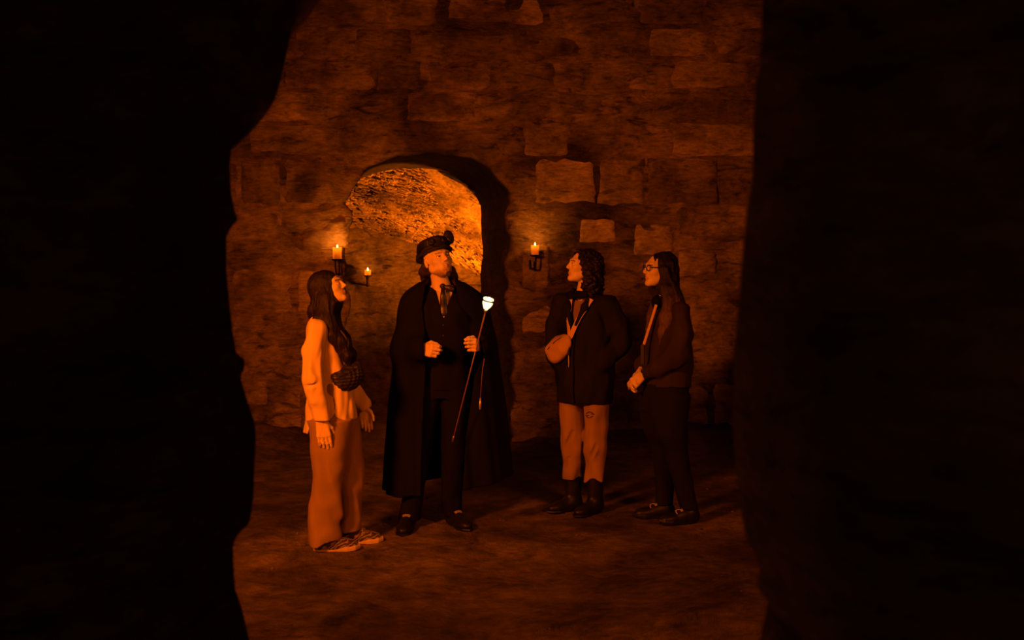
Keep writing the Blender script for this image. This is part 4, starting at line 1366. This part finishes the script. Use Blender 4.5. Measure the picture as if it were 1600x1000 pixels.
along(lathe('shaft', [(0, 0), (0.0034, 0.002), (0.0040, Lc * 0.5), (0.0050, Lc), (0, Lc)], M_CANE, cn, 14))
along(lathe('ferrule', [(0, -0.004), (0.006, -0.002), (0.0068, 0.03), (0.0055, 0.035), (0, 0.035)], M_BRASS, cn, 14))
along(lathe('collar', [(0, Lc - 0.004), (0.010, Lc - 0.002), (0.012, Lc + 0.006), (0.008, Lc + 0.012), (0, Lc + 0.012)], M_BRASS, cn, 16))
along(lathe('knob_glass', [(0, Lc + 0.010), (0.013, Lc + 0.014), (0.022, Lc + 0.030), (0.029, Lc + 0.046), (0.031, Lc + 0.056), (0.028, Lc + 0.061), (0, Lc + 0.061)], M_GLOW, cn, 20))
along(lathe('knob_band', [(0, Lc + 0.061), (0.029, Lc + 0.061), (0.032, Lc + 0.064), (0.029, Lc + 0.068), (0, Lc + 0.068)], M_IRON, cn, 20))
along(lathe('knob_cap', [(0, Lc + 0.068), (0.026, Lc + 0.068), (0.032, Lc + 0.074), (0.029, Lc + 0.082), (0.018, Lc + 0.087), (0, Lc + 0.085)], M_GLOW, cn, 20))
for k in range(4):
    a = math.pi / 4 + k * math.pi / 2 + 0.5
    r_ = [(0.0135, 0.012), (0.0230, 0.030), (0.0302, 0.046), (0.0322, 0.056), (0.030, 0.068), (0.0332, 0.074), (0.030, 0.083), (0.012, 0.089)]
    along(sweep('knob_rib', [(r * math.cos(a), r * math.sin(a), Lc + z_) for r, z_ in r_], 0.0016, M_IRON, cn, 6))
kl = lamp('knob_light', 'POINT', tuple(qc @ Vector((0, 0, Lc + 0.05))), 1.2, color=(1.0, 0.35, 0.05), size=0.034)
kl.parent = cn
# cord hanging from the hand that holds the cane
c0 = Vector(px(757, 560, 6.10)); c1 = Vector(px(750.5, 622, 6.12)); c2 = Vector(px(750, 640, 6.12))
tc_ = thing('wrist_cord', 'thin cord with a pale tassel hanging below the cane hand', 'cord', tuple(c2))
sweep('cord', [c0 - c2, (c0 - c2) * 0.7 + (c1 - c2) * 0.3 + Vector((-0.005, 0, 0)), c1 - c2], 0.0028, M_CANE, tc_, 8)
sweep('tassel', [c1 - c2, (c1 - c2) * 0.5, Vector((0, 0, 0))], [0.004, 0.008, 0.006], M_BUCKLE, tc_, 8)

# =================================================== visitor in the dark jacket
w3 = person('curly-haired woman in a dark jacket and tan cropped trousers', (912 - 800) / 237.0, 6.75, -32)
H3 = Head((0.0, -0.01, 1.618), -46, 11, 0, 0.95)
P3 = dict(head=H3, neck=(0, 0.02, 1.435), w=0.95,
          sh_l=(0.17, 0.02, 1.375), sh_r=(-0.17, 0.02, 1.375), el_l=(0.245, 0.05, 1.11), el_r=(-0.225, 0.03, 1.09),
          wr_l=(0.145, -0.045, 0.975), wr_r=(-0.145, -0.045, 0.96),
          hand_l=((-0.3, 0.05, -0.9), (-0.9, 0.3, 0), (0, -1, 0.3), dict(curl=(0.2, 0.3, 0.2), sc=0.9, thumb=0.3)),
          hand_r=((0.3, 0.05, -0.9), (0.9, 0.3, 0), (0, -1, 0.3), dict(curl=(0.2, 0.3, 0.2), sc=0.9, thumb=0.3)),
          hip_l=(0.085, 0.02, 0.88), hip_r=(-0.085, 0.02, 0.88), kn_l=(0.085, 0.01, 0.47), kn_r=(-0.085, 0.0, 0.47),
          an_l=(0.075, 0.03, 0.09), an_r=(-0.085, 0.03, 0.09), toe_l=(0.05, -0.14, 0.035), toe_r=(-0.14, -0.13, 0.035))
make_body(P3, w3)
M_JACKET = cloth_mat('dark_jacket', (0.009, 0.0068, 0.0055), 0.8, 0.35, spec=0.12)
M_TAN3 = cloth_mat('tan_trousers', (0.30, 0.19, 0.12), 0.92, 0.18)
j3 = Solid(0.0055)
j3.add(f_stack([(0.715, 0, 0.02, 0.185, 0.150), (0.80, 0, 0.02, 0.195, 0.158), (1.0, 0, 0.02, 0.205, 0.158), (1.15, 0, 0.02, 0.205, 0.150), (1.28, 0, 0.02, 0.200, 0.140),
                (1.37, 0, 0.025, 0.175, 0.110), (1.42, 0, 0.025, 0.12, 0.085), (1.46, 0, 0.02, 0.078, 0.074)],
               fold=lambda th, z, x, y: 1 + 0.02 * np.sin(th * 8 + 2 * np.sin(z * 5))))
for s_, k in ((1, 'l'), (-1, 'r')):
    sh_, el, wr = (np.array(P3[q + k]) for q in ('sh_', 'el_', 'wr_'))
    j3.tube([(*(sh_ + [s_ * -0.01, 0, 0]), 0.070), (*(sh_ * 0.5 + el * 0.5 + [s_ * 0.012, 0, 0]), 0.078), (*el, 0.074), (*(wr * 0.6 + el * 0.4), 0.066), (*wr, 0.056)], 0.025)
j3.mod(wrinkles(0.016, 13, 6, 6.0, 2.0))
j3.both((lambda X, Y, Z: 0.722 - Z + 0 * X, None, None), 0.01)
j3.cut(f_cone((0, 0.015, 1.42), (0, -0.03, 1.53), 0.060, 0.085), 0.006)
j3.cut((lambda X, Y, Z: np.maximum(np.maximum(np.abs(X + 0.005) - np.clip((Z - 1.20) * 0.26, -0.05, 0.07), Y + 0.02), 1.17 - Z), np.array([-0.1, -0.25, 1.15]), np.array([0.1, 0.0, 1.5])), 0.006)
j3.cut(f_box((0.0, -0.20, 0.95), (0.0035, 0.10, 0.30), 0.001), 0.004)
build('jacket', j3, M_JACKET, w3)
t3 = Solid(0.005)
t3.add(f_stack([(1.12, 0, 0.02, 0.175, 0.118), (1.28, 0, 0.02, 0.175, 0.118), (1.37, 0, 0.025, 0.15, 0.092), (1.42, 0, 0.025, 0.10, 0.07), (1.455, 0, 0.02, 0.06, 0.058)]))
t3.cut(f_cone((0, 0.0, 1.40), (0, -0.03, 1.50), 0.052, 0.07), 0.006)
M_TOP3 = cloth_mat('brown_top', (0.20, 0.12, 0.075), 0.9, 0.2)
build('top', t3, M_TOP3, w3)
for s_ in (-1, 1):       # jacket lapels
    lp = Solid(0.004)
    lp.add(f_cone((s_ * 0.078, -0.02, 1.445), (s_ * 0.062, -0.105, 1.355), 0.018, 0.022), 0)
    lp.add(f_cone((s_ * 0.062, -0.105, 1.355), (s_ * 0.02, -0.150, 1.24), 0.020, 0.008), 0.02)
    build('lapel', lp, M_JACKET, w3)
bn = Solid(0.004)        # knotted dark scarf
for s_ in (-1, 1):
    bn.add(f_ell((s_ * 0.045 - 0.01, -0.085, 1.430), (0.042, 0.020, 0.024), rot(s_ * 0.4, 0, s_ * -0.3)), 0.01)
bn.add(f_ell((-0.01, -0.100, 1.425), (0.017, 0.018, 0.018)), 0.006)
bn.add(f_stack([(1.428, 0, 0.01, 0.066, 0.070), (1.458, 0, 0.008, 0.062, 0.066)]), 0.01)
bn.mod(wrinkles(0.004, 30, 30, 2.0))
build('scarf', bn, M_BLACK, w3)
def fold3(X, Y, Z):
    d = leg_folds(0.026, 7.0, [0.2, 0.5, 0.9])(X, Y, Z)
    for a, b, r in (((-0.105, -0.080, 0.385), (-0.045, -0.070, 0.53), 0.024), ((0.072, -0.078, 0.32), (0.128, -0.066, 0.46), 0.024), ((0.05, -0.078, 0.52), (0.10, -0.085, 0.60), 0.016),
                    ((-0.125, -0.05, 0.30), (-0.075, -0.062, 0.36), 0.018)):
        g = f_cone(a, b, r, r * 0.7)[0](X, Y, Z)
        d = d + np.clip(-g, 0, 0.03) * 1.0
    return d


tr3, T3 = trousers(P3, [(0.215, 0.078, 0.022, 0.061, 0.070), (0.30, 0.080, 0.018, 0.065, 0.073), (0.47, 0.085, 0.008, 0.074, 0.083), (0.66, 0.088, 0.01, 0.084, 0.098), (0.82, 0.085, 0.02, 0.086, 0.110)],
         [(0.215, -0.086, 0.022, 0.061, 0.070), (0.30, -0.086, 0.016, 0.065, 0.073), (0.47, -0.086, 0.0, 0.074, 0.083), (0.66, -0.088, 0.01, 0.084, 0.098), (0.82, -0.085, 0.02, 0.086, 0.110)],
         [(0.76, 0, 0.02, 0.142, 0.110), (0.84, 0, 0.02, 0.150, 0.115), (0.95, 0, 0.02, 0.15, 0.11)], M_TAN3, w3, lambda X, Y, Z: fold3(X, Y, Z))
# torn patch at the thigh
M_DARKSTAIN = cloth_mat('dark_print', (0.05, 0.035, 0.025), 0.9, 0.3)
for dz, hw in ((0.012, 0.030), (0.0, 0.036), (-0.012, 0.028)):
    pts = [T3.hit((0.085 + x, -0.4, 0.655 + dz + 0.008 * math.sin(x * 70 + dz * 90)), (0, 1, 0), 0.001, 0.6) for x in np.linspace(-hw, hw, 9)]
    ribbon('tear', pts, [(0, -1, 0)] * 9, 0.006, 0.0012, M_DARKSTAIN, tr3)
shoe(w3, (0.075, 0.055, 0.0), math.radians(-10), 0.255, 0.094, M_LEATHER, M_LEATHER, 'boot', None)
shoe(w3, (-0.085, 0.055, 0.0), math.radians(-22), 0.255, 0.094, M_LEATHER, M_LEATHER, 'boot', None)
M_HAIR3 = hair_mat('dark_curly_hair', (0.020, 0.012, 0.009))
h3 = Solid(0.0042)
h3.add(H3.wrap(*f_ell((0, 0.036, 0.034), (0.092, 0.104, 0.094))), 0)
h3.add(H3.wrap(*f_ell((0, 0.075, -0.04), (0.095, 0.078, 0.12))), 0.04)
for s_ in (-1, 1):
    a = H3.w((s_ * 0.078, 0.02, 0.0)); b = H3.w((s_ * 0.085, 0.045, -0.10)); c = H3.w((s_ * 0.085, 0.075, -0.175))
    h3.tube([(*a, 0.032), (*b, 0.040), (*c, 0.030)], 0.03)
    h3.tube([(*H3.w((s_ * 0.05, -0.045, 0.085)), 0.022), (*H3.w((s_ * 0.076, -0.025, 0.04)), 0.022), (*H3.w((s_ * 0.082, -0.002, -0.02)), 0.02)], 0.02)
c = H3.w((0, 0.09, -0.13))
h3.tube([(*c, 0.075), (*(c + np.array([0.015, 0.03, -0.09])), 0.06)], 0.04)
h3.mod(lambda X, Y, Z: 0.011 * vn(X * 42 + np.sin(Z * 70), Y * 42 + np.cos(Z * 60), Z * 30) + 0.006 * vn(X * 85, Y * 85, Z * 60))
h3.cut(H3.wrap(*f_ell((0, -0.090, -0.030), (0.070, 0.082, 0.098))), 0.008)
h3.cut(H3.wrap(*f_ell((0, -0.085, -0.15), (0.075, 0.08, 0.07))), 0.008)
build('hair', h3, M_HAIR3, w3)
ep = H3.w((0.084, 0.006, -0.036))
sweep('earring', [ep + H3.R @ np.array([0, 0.011 * math.sin(a), -0.011 + 0.011 * math.cos(a)]) for a in np.linspace(0, 2 * math.pi, 13)], 0.0018, M_BUCKLE, w3, 6)

# tan sling bag
M_SLING = cloth_mat('tan_canvas', (0.42, 0.26, 0.15), 0.85, 0.15)
M_STRAP = cloth_mat('pale_webbing', (0.55, 0.36, 0.22), 0.85, 0.12)
sb = thing('sling_bag', 'tan sling bag hanging across the front of the dark jacket', 'bag', w3.location, w3.rotation_euler[2])
bc = j3.hit((-0.135, -0.5, 1.085), (0.1, 1, 0), 0.0, 0.7) + np.array([-0.012, -0.02, 0])
Rb = rot(math.radians(-12), 0, math.radians(-38))
sg = Solid(0.0045)
sg.add(f_ell(bc, (0.118, 0.034, 0.070), Rb), 0)
sg.add(f_box(bc + Rb @ np.array([-0.025, 0, 0]), (0.075, 0.034, 0.066), 0.030, Rb), 0.03)
sg.mod(wrinkles(0.003, 18, 20, 1.0))
build('pouch', sg, M_SLING, sb)
zp = [sg.hit(bc + Rb @ np.array([x, -0.2, 0.034]), Rb @ np.array([0, 1, 0]), 0.0, 0.5) for x in np.linspace(-0.085, 0.075, 9)]
ribbon('zip', zp, [Rb @ np.array([0, -1, 0])] * 9, 0.006, 0.002, M_LEATHER, sb)


def on_body(S, path, off=0.004, d=(0, 1, 0)):
    return [S.hit((p[0], p[1], p[2]), d, off, 0.8) for p in path]


top_c = bc + Rb @ np.array([0.10, 0, 0.0])
path = [(top_c[0] + (0.095 - top_c[0]) * t, -0.5, top_c[2] + (1.405 - top_c[2]) * t) for t in np.linspace(0, 1, 18)]
ps = on_body(j3, path)
ps = [p + np.array([0, -0.016, 0]) for p in ps]
ps[0] = top_c
ribbon('strap', ps, [(0, -1, 0.25)] * len(ps), 0.034, 0.003, M_STRAP, sb)
path = [(-0.050 + 0.02 * t, -0.5, 1.42 - 0.30 * t) for t in np.linspace(0, 1, 16)]
lan = thing('lanyard', 'pale narrow strap hanging from the neck of the dark jacket wearer', 'strap', w3.location, w3.rotation_euler[2])
ps = [p + np.array([0, -0.014, 0]) for p in on_body(j3, path, 0.010)]
ribbon('strap', ps, [(0, -1, 0.1)] * len(ps), 0.021, 0.003, M_STRAP, lan)
cl = [ps[-1] + np.array([0, -0.004, -0.02 * i]) for i in range(5)]
ribbon('clip', cl, [(0, -1, 0)] * 5, 0.024, 0.010, M_LEATHER, lan)
sweep('clip_pull', [cl[-1], cl[-1] + np.array([0.004, -0.004, -0.05]), cl[-1] + np.array([0.002, -0.002, -0.075])], 0.003, M_STRAP, lan, 6)

# =================================================== visitor with glasses in the dark jumper
w4 = person('long-haired woman with glasses in a dark jumper with clasped hands', (1046 - 800) / 245.5, 6.52, -78)
H4 = Head((0.0, -0.068, 1.594), 6, 6, 0, 0.95)
P4 = dict(head=H4, neck=(0, -0.01, 1.415), w=0.95,
          sh_l=(0.165, 0.01, 1.345), sh_r=(-0.165, 0.01, 1.345), el_l=(0.205, -0.03, 1.06), el_r=(-0.205, -0.04, 1.06),
          wr_l=(0.055, -0.195, 0.935), wr_r=(-0.035, -0.185, 0.945),
          hand_l=((-0.42, -0.62, -0.68), (-0.55, 0.75, -0.1), (-0.3, -0.5, 0.8), dict(curl=(0.35, 0.6, 0.45), sc=0.92, thumb=0.6)),
          hand_r=((0.25, -0.60, -0.70), (0.6, 0.6, -0.3), (0.2, -0.5, 0.8), dict(curl=(0.3, 0.5, 0.4), sc=0.92, thumb=0.5)),
          hip_l=(0.085, 0.02, 0.87), hip_r=(-0.085, 0.02, 0.87), kn_l=(0.085, 0.01, 0.46), kn_r=(-0.085, 0.05, 0.46),
          an_l=(0.085, -0.09, 0.09), an_r=(-0.085, 0.06, 0.09), toe_l=(0.085, -0.25, 0.03), toe_r=(-0.085, -0.10, 0.03))
# near foot stands further back in the picture (to the right), far foot forward
P4.update(kn_l=(0.085, 0.012, 0.46), an_l=(0.085, 0.035, 0.09) , toe_l=(0.085, -0.13, 0.03) , an_r=(-0.085, -0.02, 0.09), toe_r=(-0.085, -0.17, 0.03), kn_r=(-0.085, -0.012, 0.46), hip_l=(0.08, -0.02, 0.87), hip_r=(-0.08, -0.02, 0.87))
P4.update(an_l=(0.085, 0.10, 0.09), toe_l=(0.085, -0.06, 0.03), an_r=(-0.085, 0.0, 0.09), toe_r=(-0.085, -0.16, 0.03))
make_body(P4, w4)
M_JUMPER = cloth_mat('dark_brown_knit', (0.034, 0.022, 0.016), 0.95, 0.25)
M_SHORTS = cloth_mat('black_cotton', (0.010, 0.008, 0.007), 0.95, 0.3)
j4 = Solid(0.0055)
j4.add(f_stack([(0.865, 0, -0.015, 0.172, 0.145), (0.93, 0, -0.010, 0.174, 0.146), (1.05, 0, 0.0, 0.170, 0.138), (1.2, 0, 0.0, 0.172, 0.135), (1.28, 0, 0.005, 0.165, 0.122),
                (1.345, 0, 0.008, 0.130, 0.090), (1.385, 0, 0.005, 0.085, 0.072), (1.42, 0, 0.0, 0.066, 0.062)]))
for s_, k in ((1, 'l'), (-1, 'r')):
    sh_, el, wr = (np.array(P4[q + k]) for q in ('sh_', 'el_', 'wr_'))
    j4.tube([(*sh_, 0.062), (*(sh_ * 0.5 + el * 0.5 + [s_ * 0.01, 0.02, 0]), 0.066), (*el, 0.064), (*(wr * 0.55 + el * 0.45 + [0, 0, -0.005]), 0.058), (*(wr + (el - wr) * 0.08), 0.040)], 0.03)
j4.mod(wrinkles(0.013, 13, 6, 9.0, 2.0))
for k in ('l', 'r'):
    el, wr = np.array(P4['el_' + k]), np.array(P4['wr_' + k]); d_ = nrm(wr - el)
    j4.cut(f_cone(wr - d_ * 0.01, wr + d_ * 0.12, 0.028, 0.034), 0.004)
j4.cut(f_cone((0, 0.0, 1.40), (0, -0.03, 1.48), 0.054, 0.07), 0.004)
build('jumper', j4, M_JUMPER, w4)
trousers(P4, [(0.085, 0.085, 0.098, 0.050, 0.056), (0.25, 0.085, 0.062, 0.056, 0.064), (0.46, 0.085, 0.012, 0.066, 0.074), (0.55, 0.088, -0.022, 0.090, 0.104), (0.66, 0.088, -0.035, 0.094, 0.122), (0.8, 0.08, -0.030, 0.094, 0.140)],
         [(0.085, -0.085, -0.002, 0.050, 0.056), (0.25, -0.085, -0.004, 0.056, 0.064), (0.46, -0.085, -0.012, 0.066, 0.074), (0.55, -0.088, -0.032, 0.090, 0.104), (0.66, -0.088, -0.042, 0.094, 0.122), (0.8, -0.08, -0.035, 0.094, 0.140)],
         [(0.70, 0, -0.035, 0.150, 0.140), (0.78, 0, -0.030, 0.165, 0.146), (0.86, 0, -0.020, 0.162, 0.140), (0.94, 0, -0.01, 0.15, 0.12)], M_SHORTS, w4, leg_folds(0.006, 3.0, [0.1, 0.4, 0.9]))
shoe(w4, (0.085, 0.125, 0.0), math.radians(6), 0.245, 0.09, M_LEATHER, M_LEATHER, 'sneaker', M_LACE, 0.07)
shoe(w4, (-0.085, 0.025, 0.0), math.radians(-4), 0.245, 0.09, M_LEATHER, M_LEATHER, 'sneaker', M_LACE, 0.07)
M_HAIR4 = hair_mat('dark_hair_light_tips', (0.018, 0.011, 0.008), (0.11, 0.062, 0.038), 1.50, 1.30)
h4 = Solid(0.0042)
h4.add(H4.wrap(*f_ell((0, 0.030, 0.036), (0.086, 0.106, 0.092))), 0)
h4.add(H4.wrap(*f_ell((0, 0.062, -0.05), (0.086, 0.076, 0.12))), 0.03)
for s_ in (-1, 1):
    a = H4.w((s_ * 0.070, 0.0, 0.0)); b = H4.w((s_ * 0.078, 0.015, -0.11))
    h4.tube([(*a, 0.026), (*b, 0.036), (s_ * 0.105, -0.035, 1.385, 0.038), (s_ * 0.115, -0.065, 1.29, 0.034), (s_ * 0.110, -0.085, 1.20, 0.026), (s_ * 0.10, -0.095, 1.13, 0.010)], 0.03)
    h4.tube([(*H4.w((s_ * 0.07, 0.05, -0.06)), 0.040), (s_ * 0.10, -0.01, 1.40, 0.044), (s_ * 0.13, -0.045, 1.29, 0.030), (s_ * 0.13, -0.08, 1.20, 0.012)], 0.03)
c = H4.w((0, 0.07, -0.10))
h4.tube([(*c, 0.072), (0, 0.035, 1.39, 0.062), (0, 0.085, 1.30, 0.045)], 0.04)
h4.mod(lambda X, Y, Z: 0.006 * vn(X * 60, Y * 60, Z * 5) + 0.006 * vn(X * 22 + 0.6 * np.sin(Z * 40), Y * 22, Z * 14))
h4.cut(H4.wrap(*f_ell((0, -0.092, -0.036), (0.066, 0.072, 0.090))), 0.020)
h4.cut(H4.wrap(*f_cone((0, -0.10, -0.14), (0, -0.14, -0.24), 0.05, 0.06)), 0.01)
h4.cut(H4.wrap(*f_ell((0, -0.105, 0.040), (0.052, 0.050, 0.052))), 0.025)
build('hair', h4, M_HAIR4, w4)
gl = None
M_FRAME = plain('black_acetate', (0.008, 0.007, 0.006), 0.25, spec=0.5, noise=0.1)
for s_ in (-1, 1):
    ring = [H4.w((s_ * 0.033 + 0.024 * math.cos(a), -0.098 + 0.006 * abs(math.cos(a)) ** 2 * (1 if math.cos(a) * s_ > 0 else 0), 0.002 + 0.019 * math.sin(a))) for a in np.linspace(0, 2 * math.pi, 21)]
    o = sweep('glasses_rim', ring, 0.0028, M_FRAME, w4, 8)
    sweep('glasses_temple', [H4.w((s_ * 0.056, -0.092, 0.008)), H4.w((s_ * 0.074, -0.05, 0.010)), H4.w((s_ * 0.079, 0.01, 0.010))], 0.0030, M_FRAME, o, 6)
sweep('glasses_bridge', [H4.w((-0.010, -0.099, 0.006)), H4.w((0, -0.104, 0.008)), H4.w((0.010, -0.099, 0.006))], 0.0024, M_FRAME, w4, 6)
# camera strap down the chest, dark end hanging at the waist
ns = thing('neck_strap', 'pale neck strap with a dark clip on the jumper beside long hair', 'strap', w4.location, w4.rotation_euler[2])
ps = [np.array([0.075 - 0.02 * t, -0.115 - 0.075 * t, 1.375 - 0.25 * t]) for t in np.linspace(0, 1, 16)]
ribbon('strap', ps, [(0.8, -0.6, 0)] * len(ps), 0.016, 0.003, M_STRAP, ns)
cl = [ps[-1] + np.array([0, -0.006, -0.03 * i]) for i in range(5)]
ribbon('clip', cl, [(0.8, -0.6, 0)] * 5, 0.020, 0.012, M_LEATHER, ns)
sc4 = Solid(0.0045)
sc4.add(f_stack([(1.37, 0, -0.005, 0.075, 0.078), (1.43, 0, -0.01, 0.064, 0.066)]), 0)
sc4.add(f_ell((0.0, -0.085, 1.385), (0.05, 0.032, 0.045)), 0.02)
sc4.mod(wrinkles(0.006, 25, 30, 4.0))
build('scarf', sc4, M_BLACK, w4)
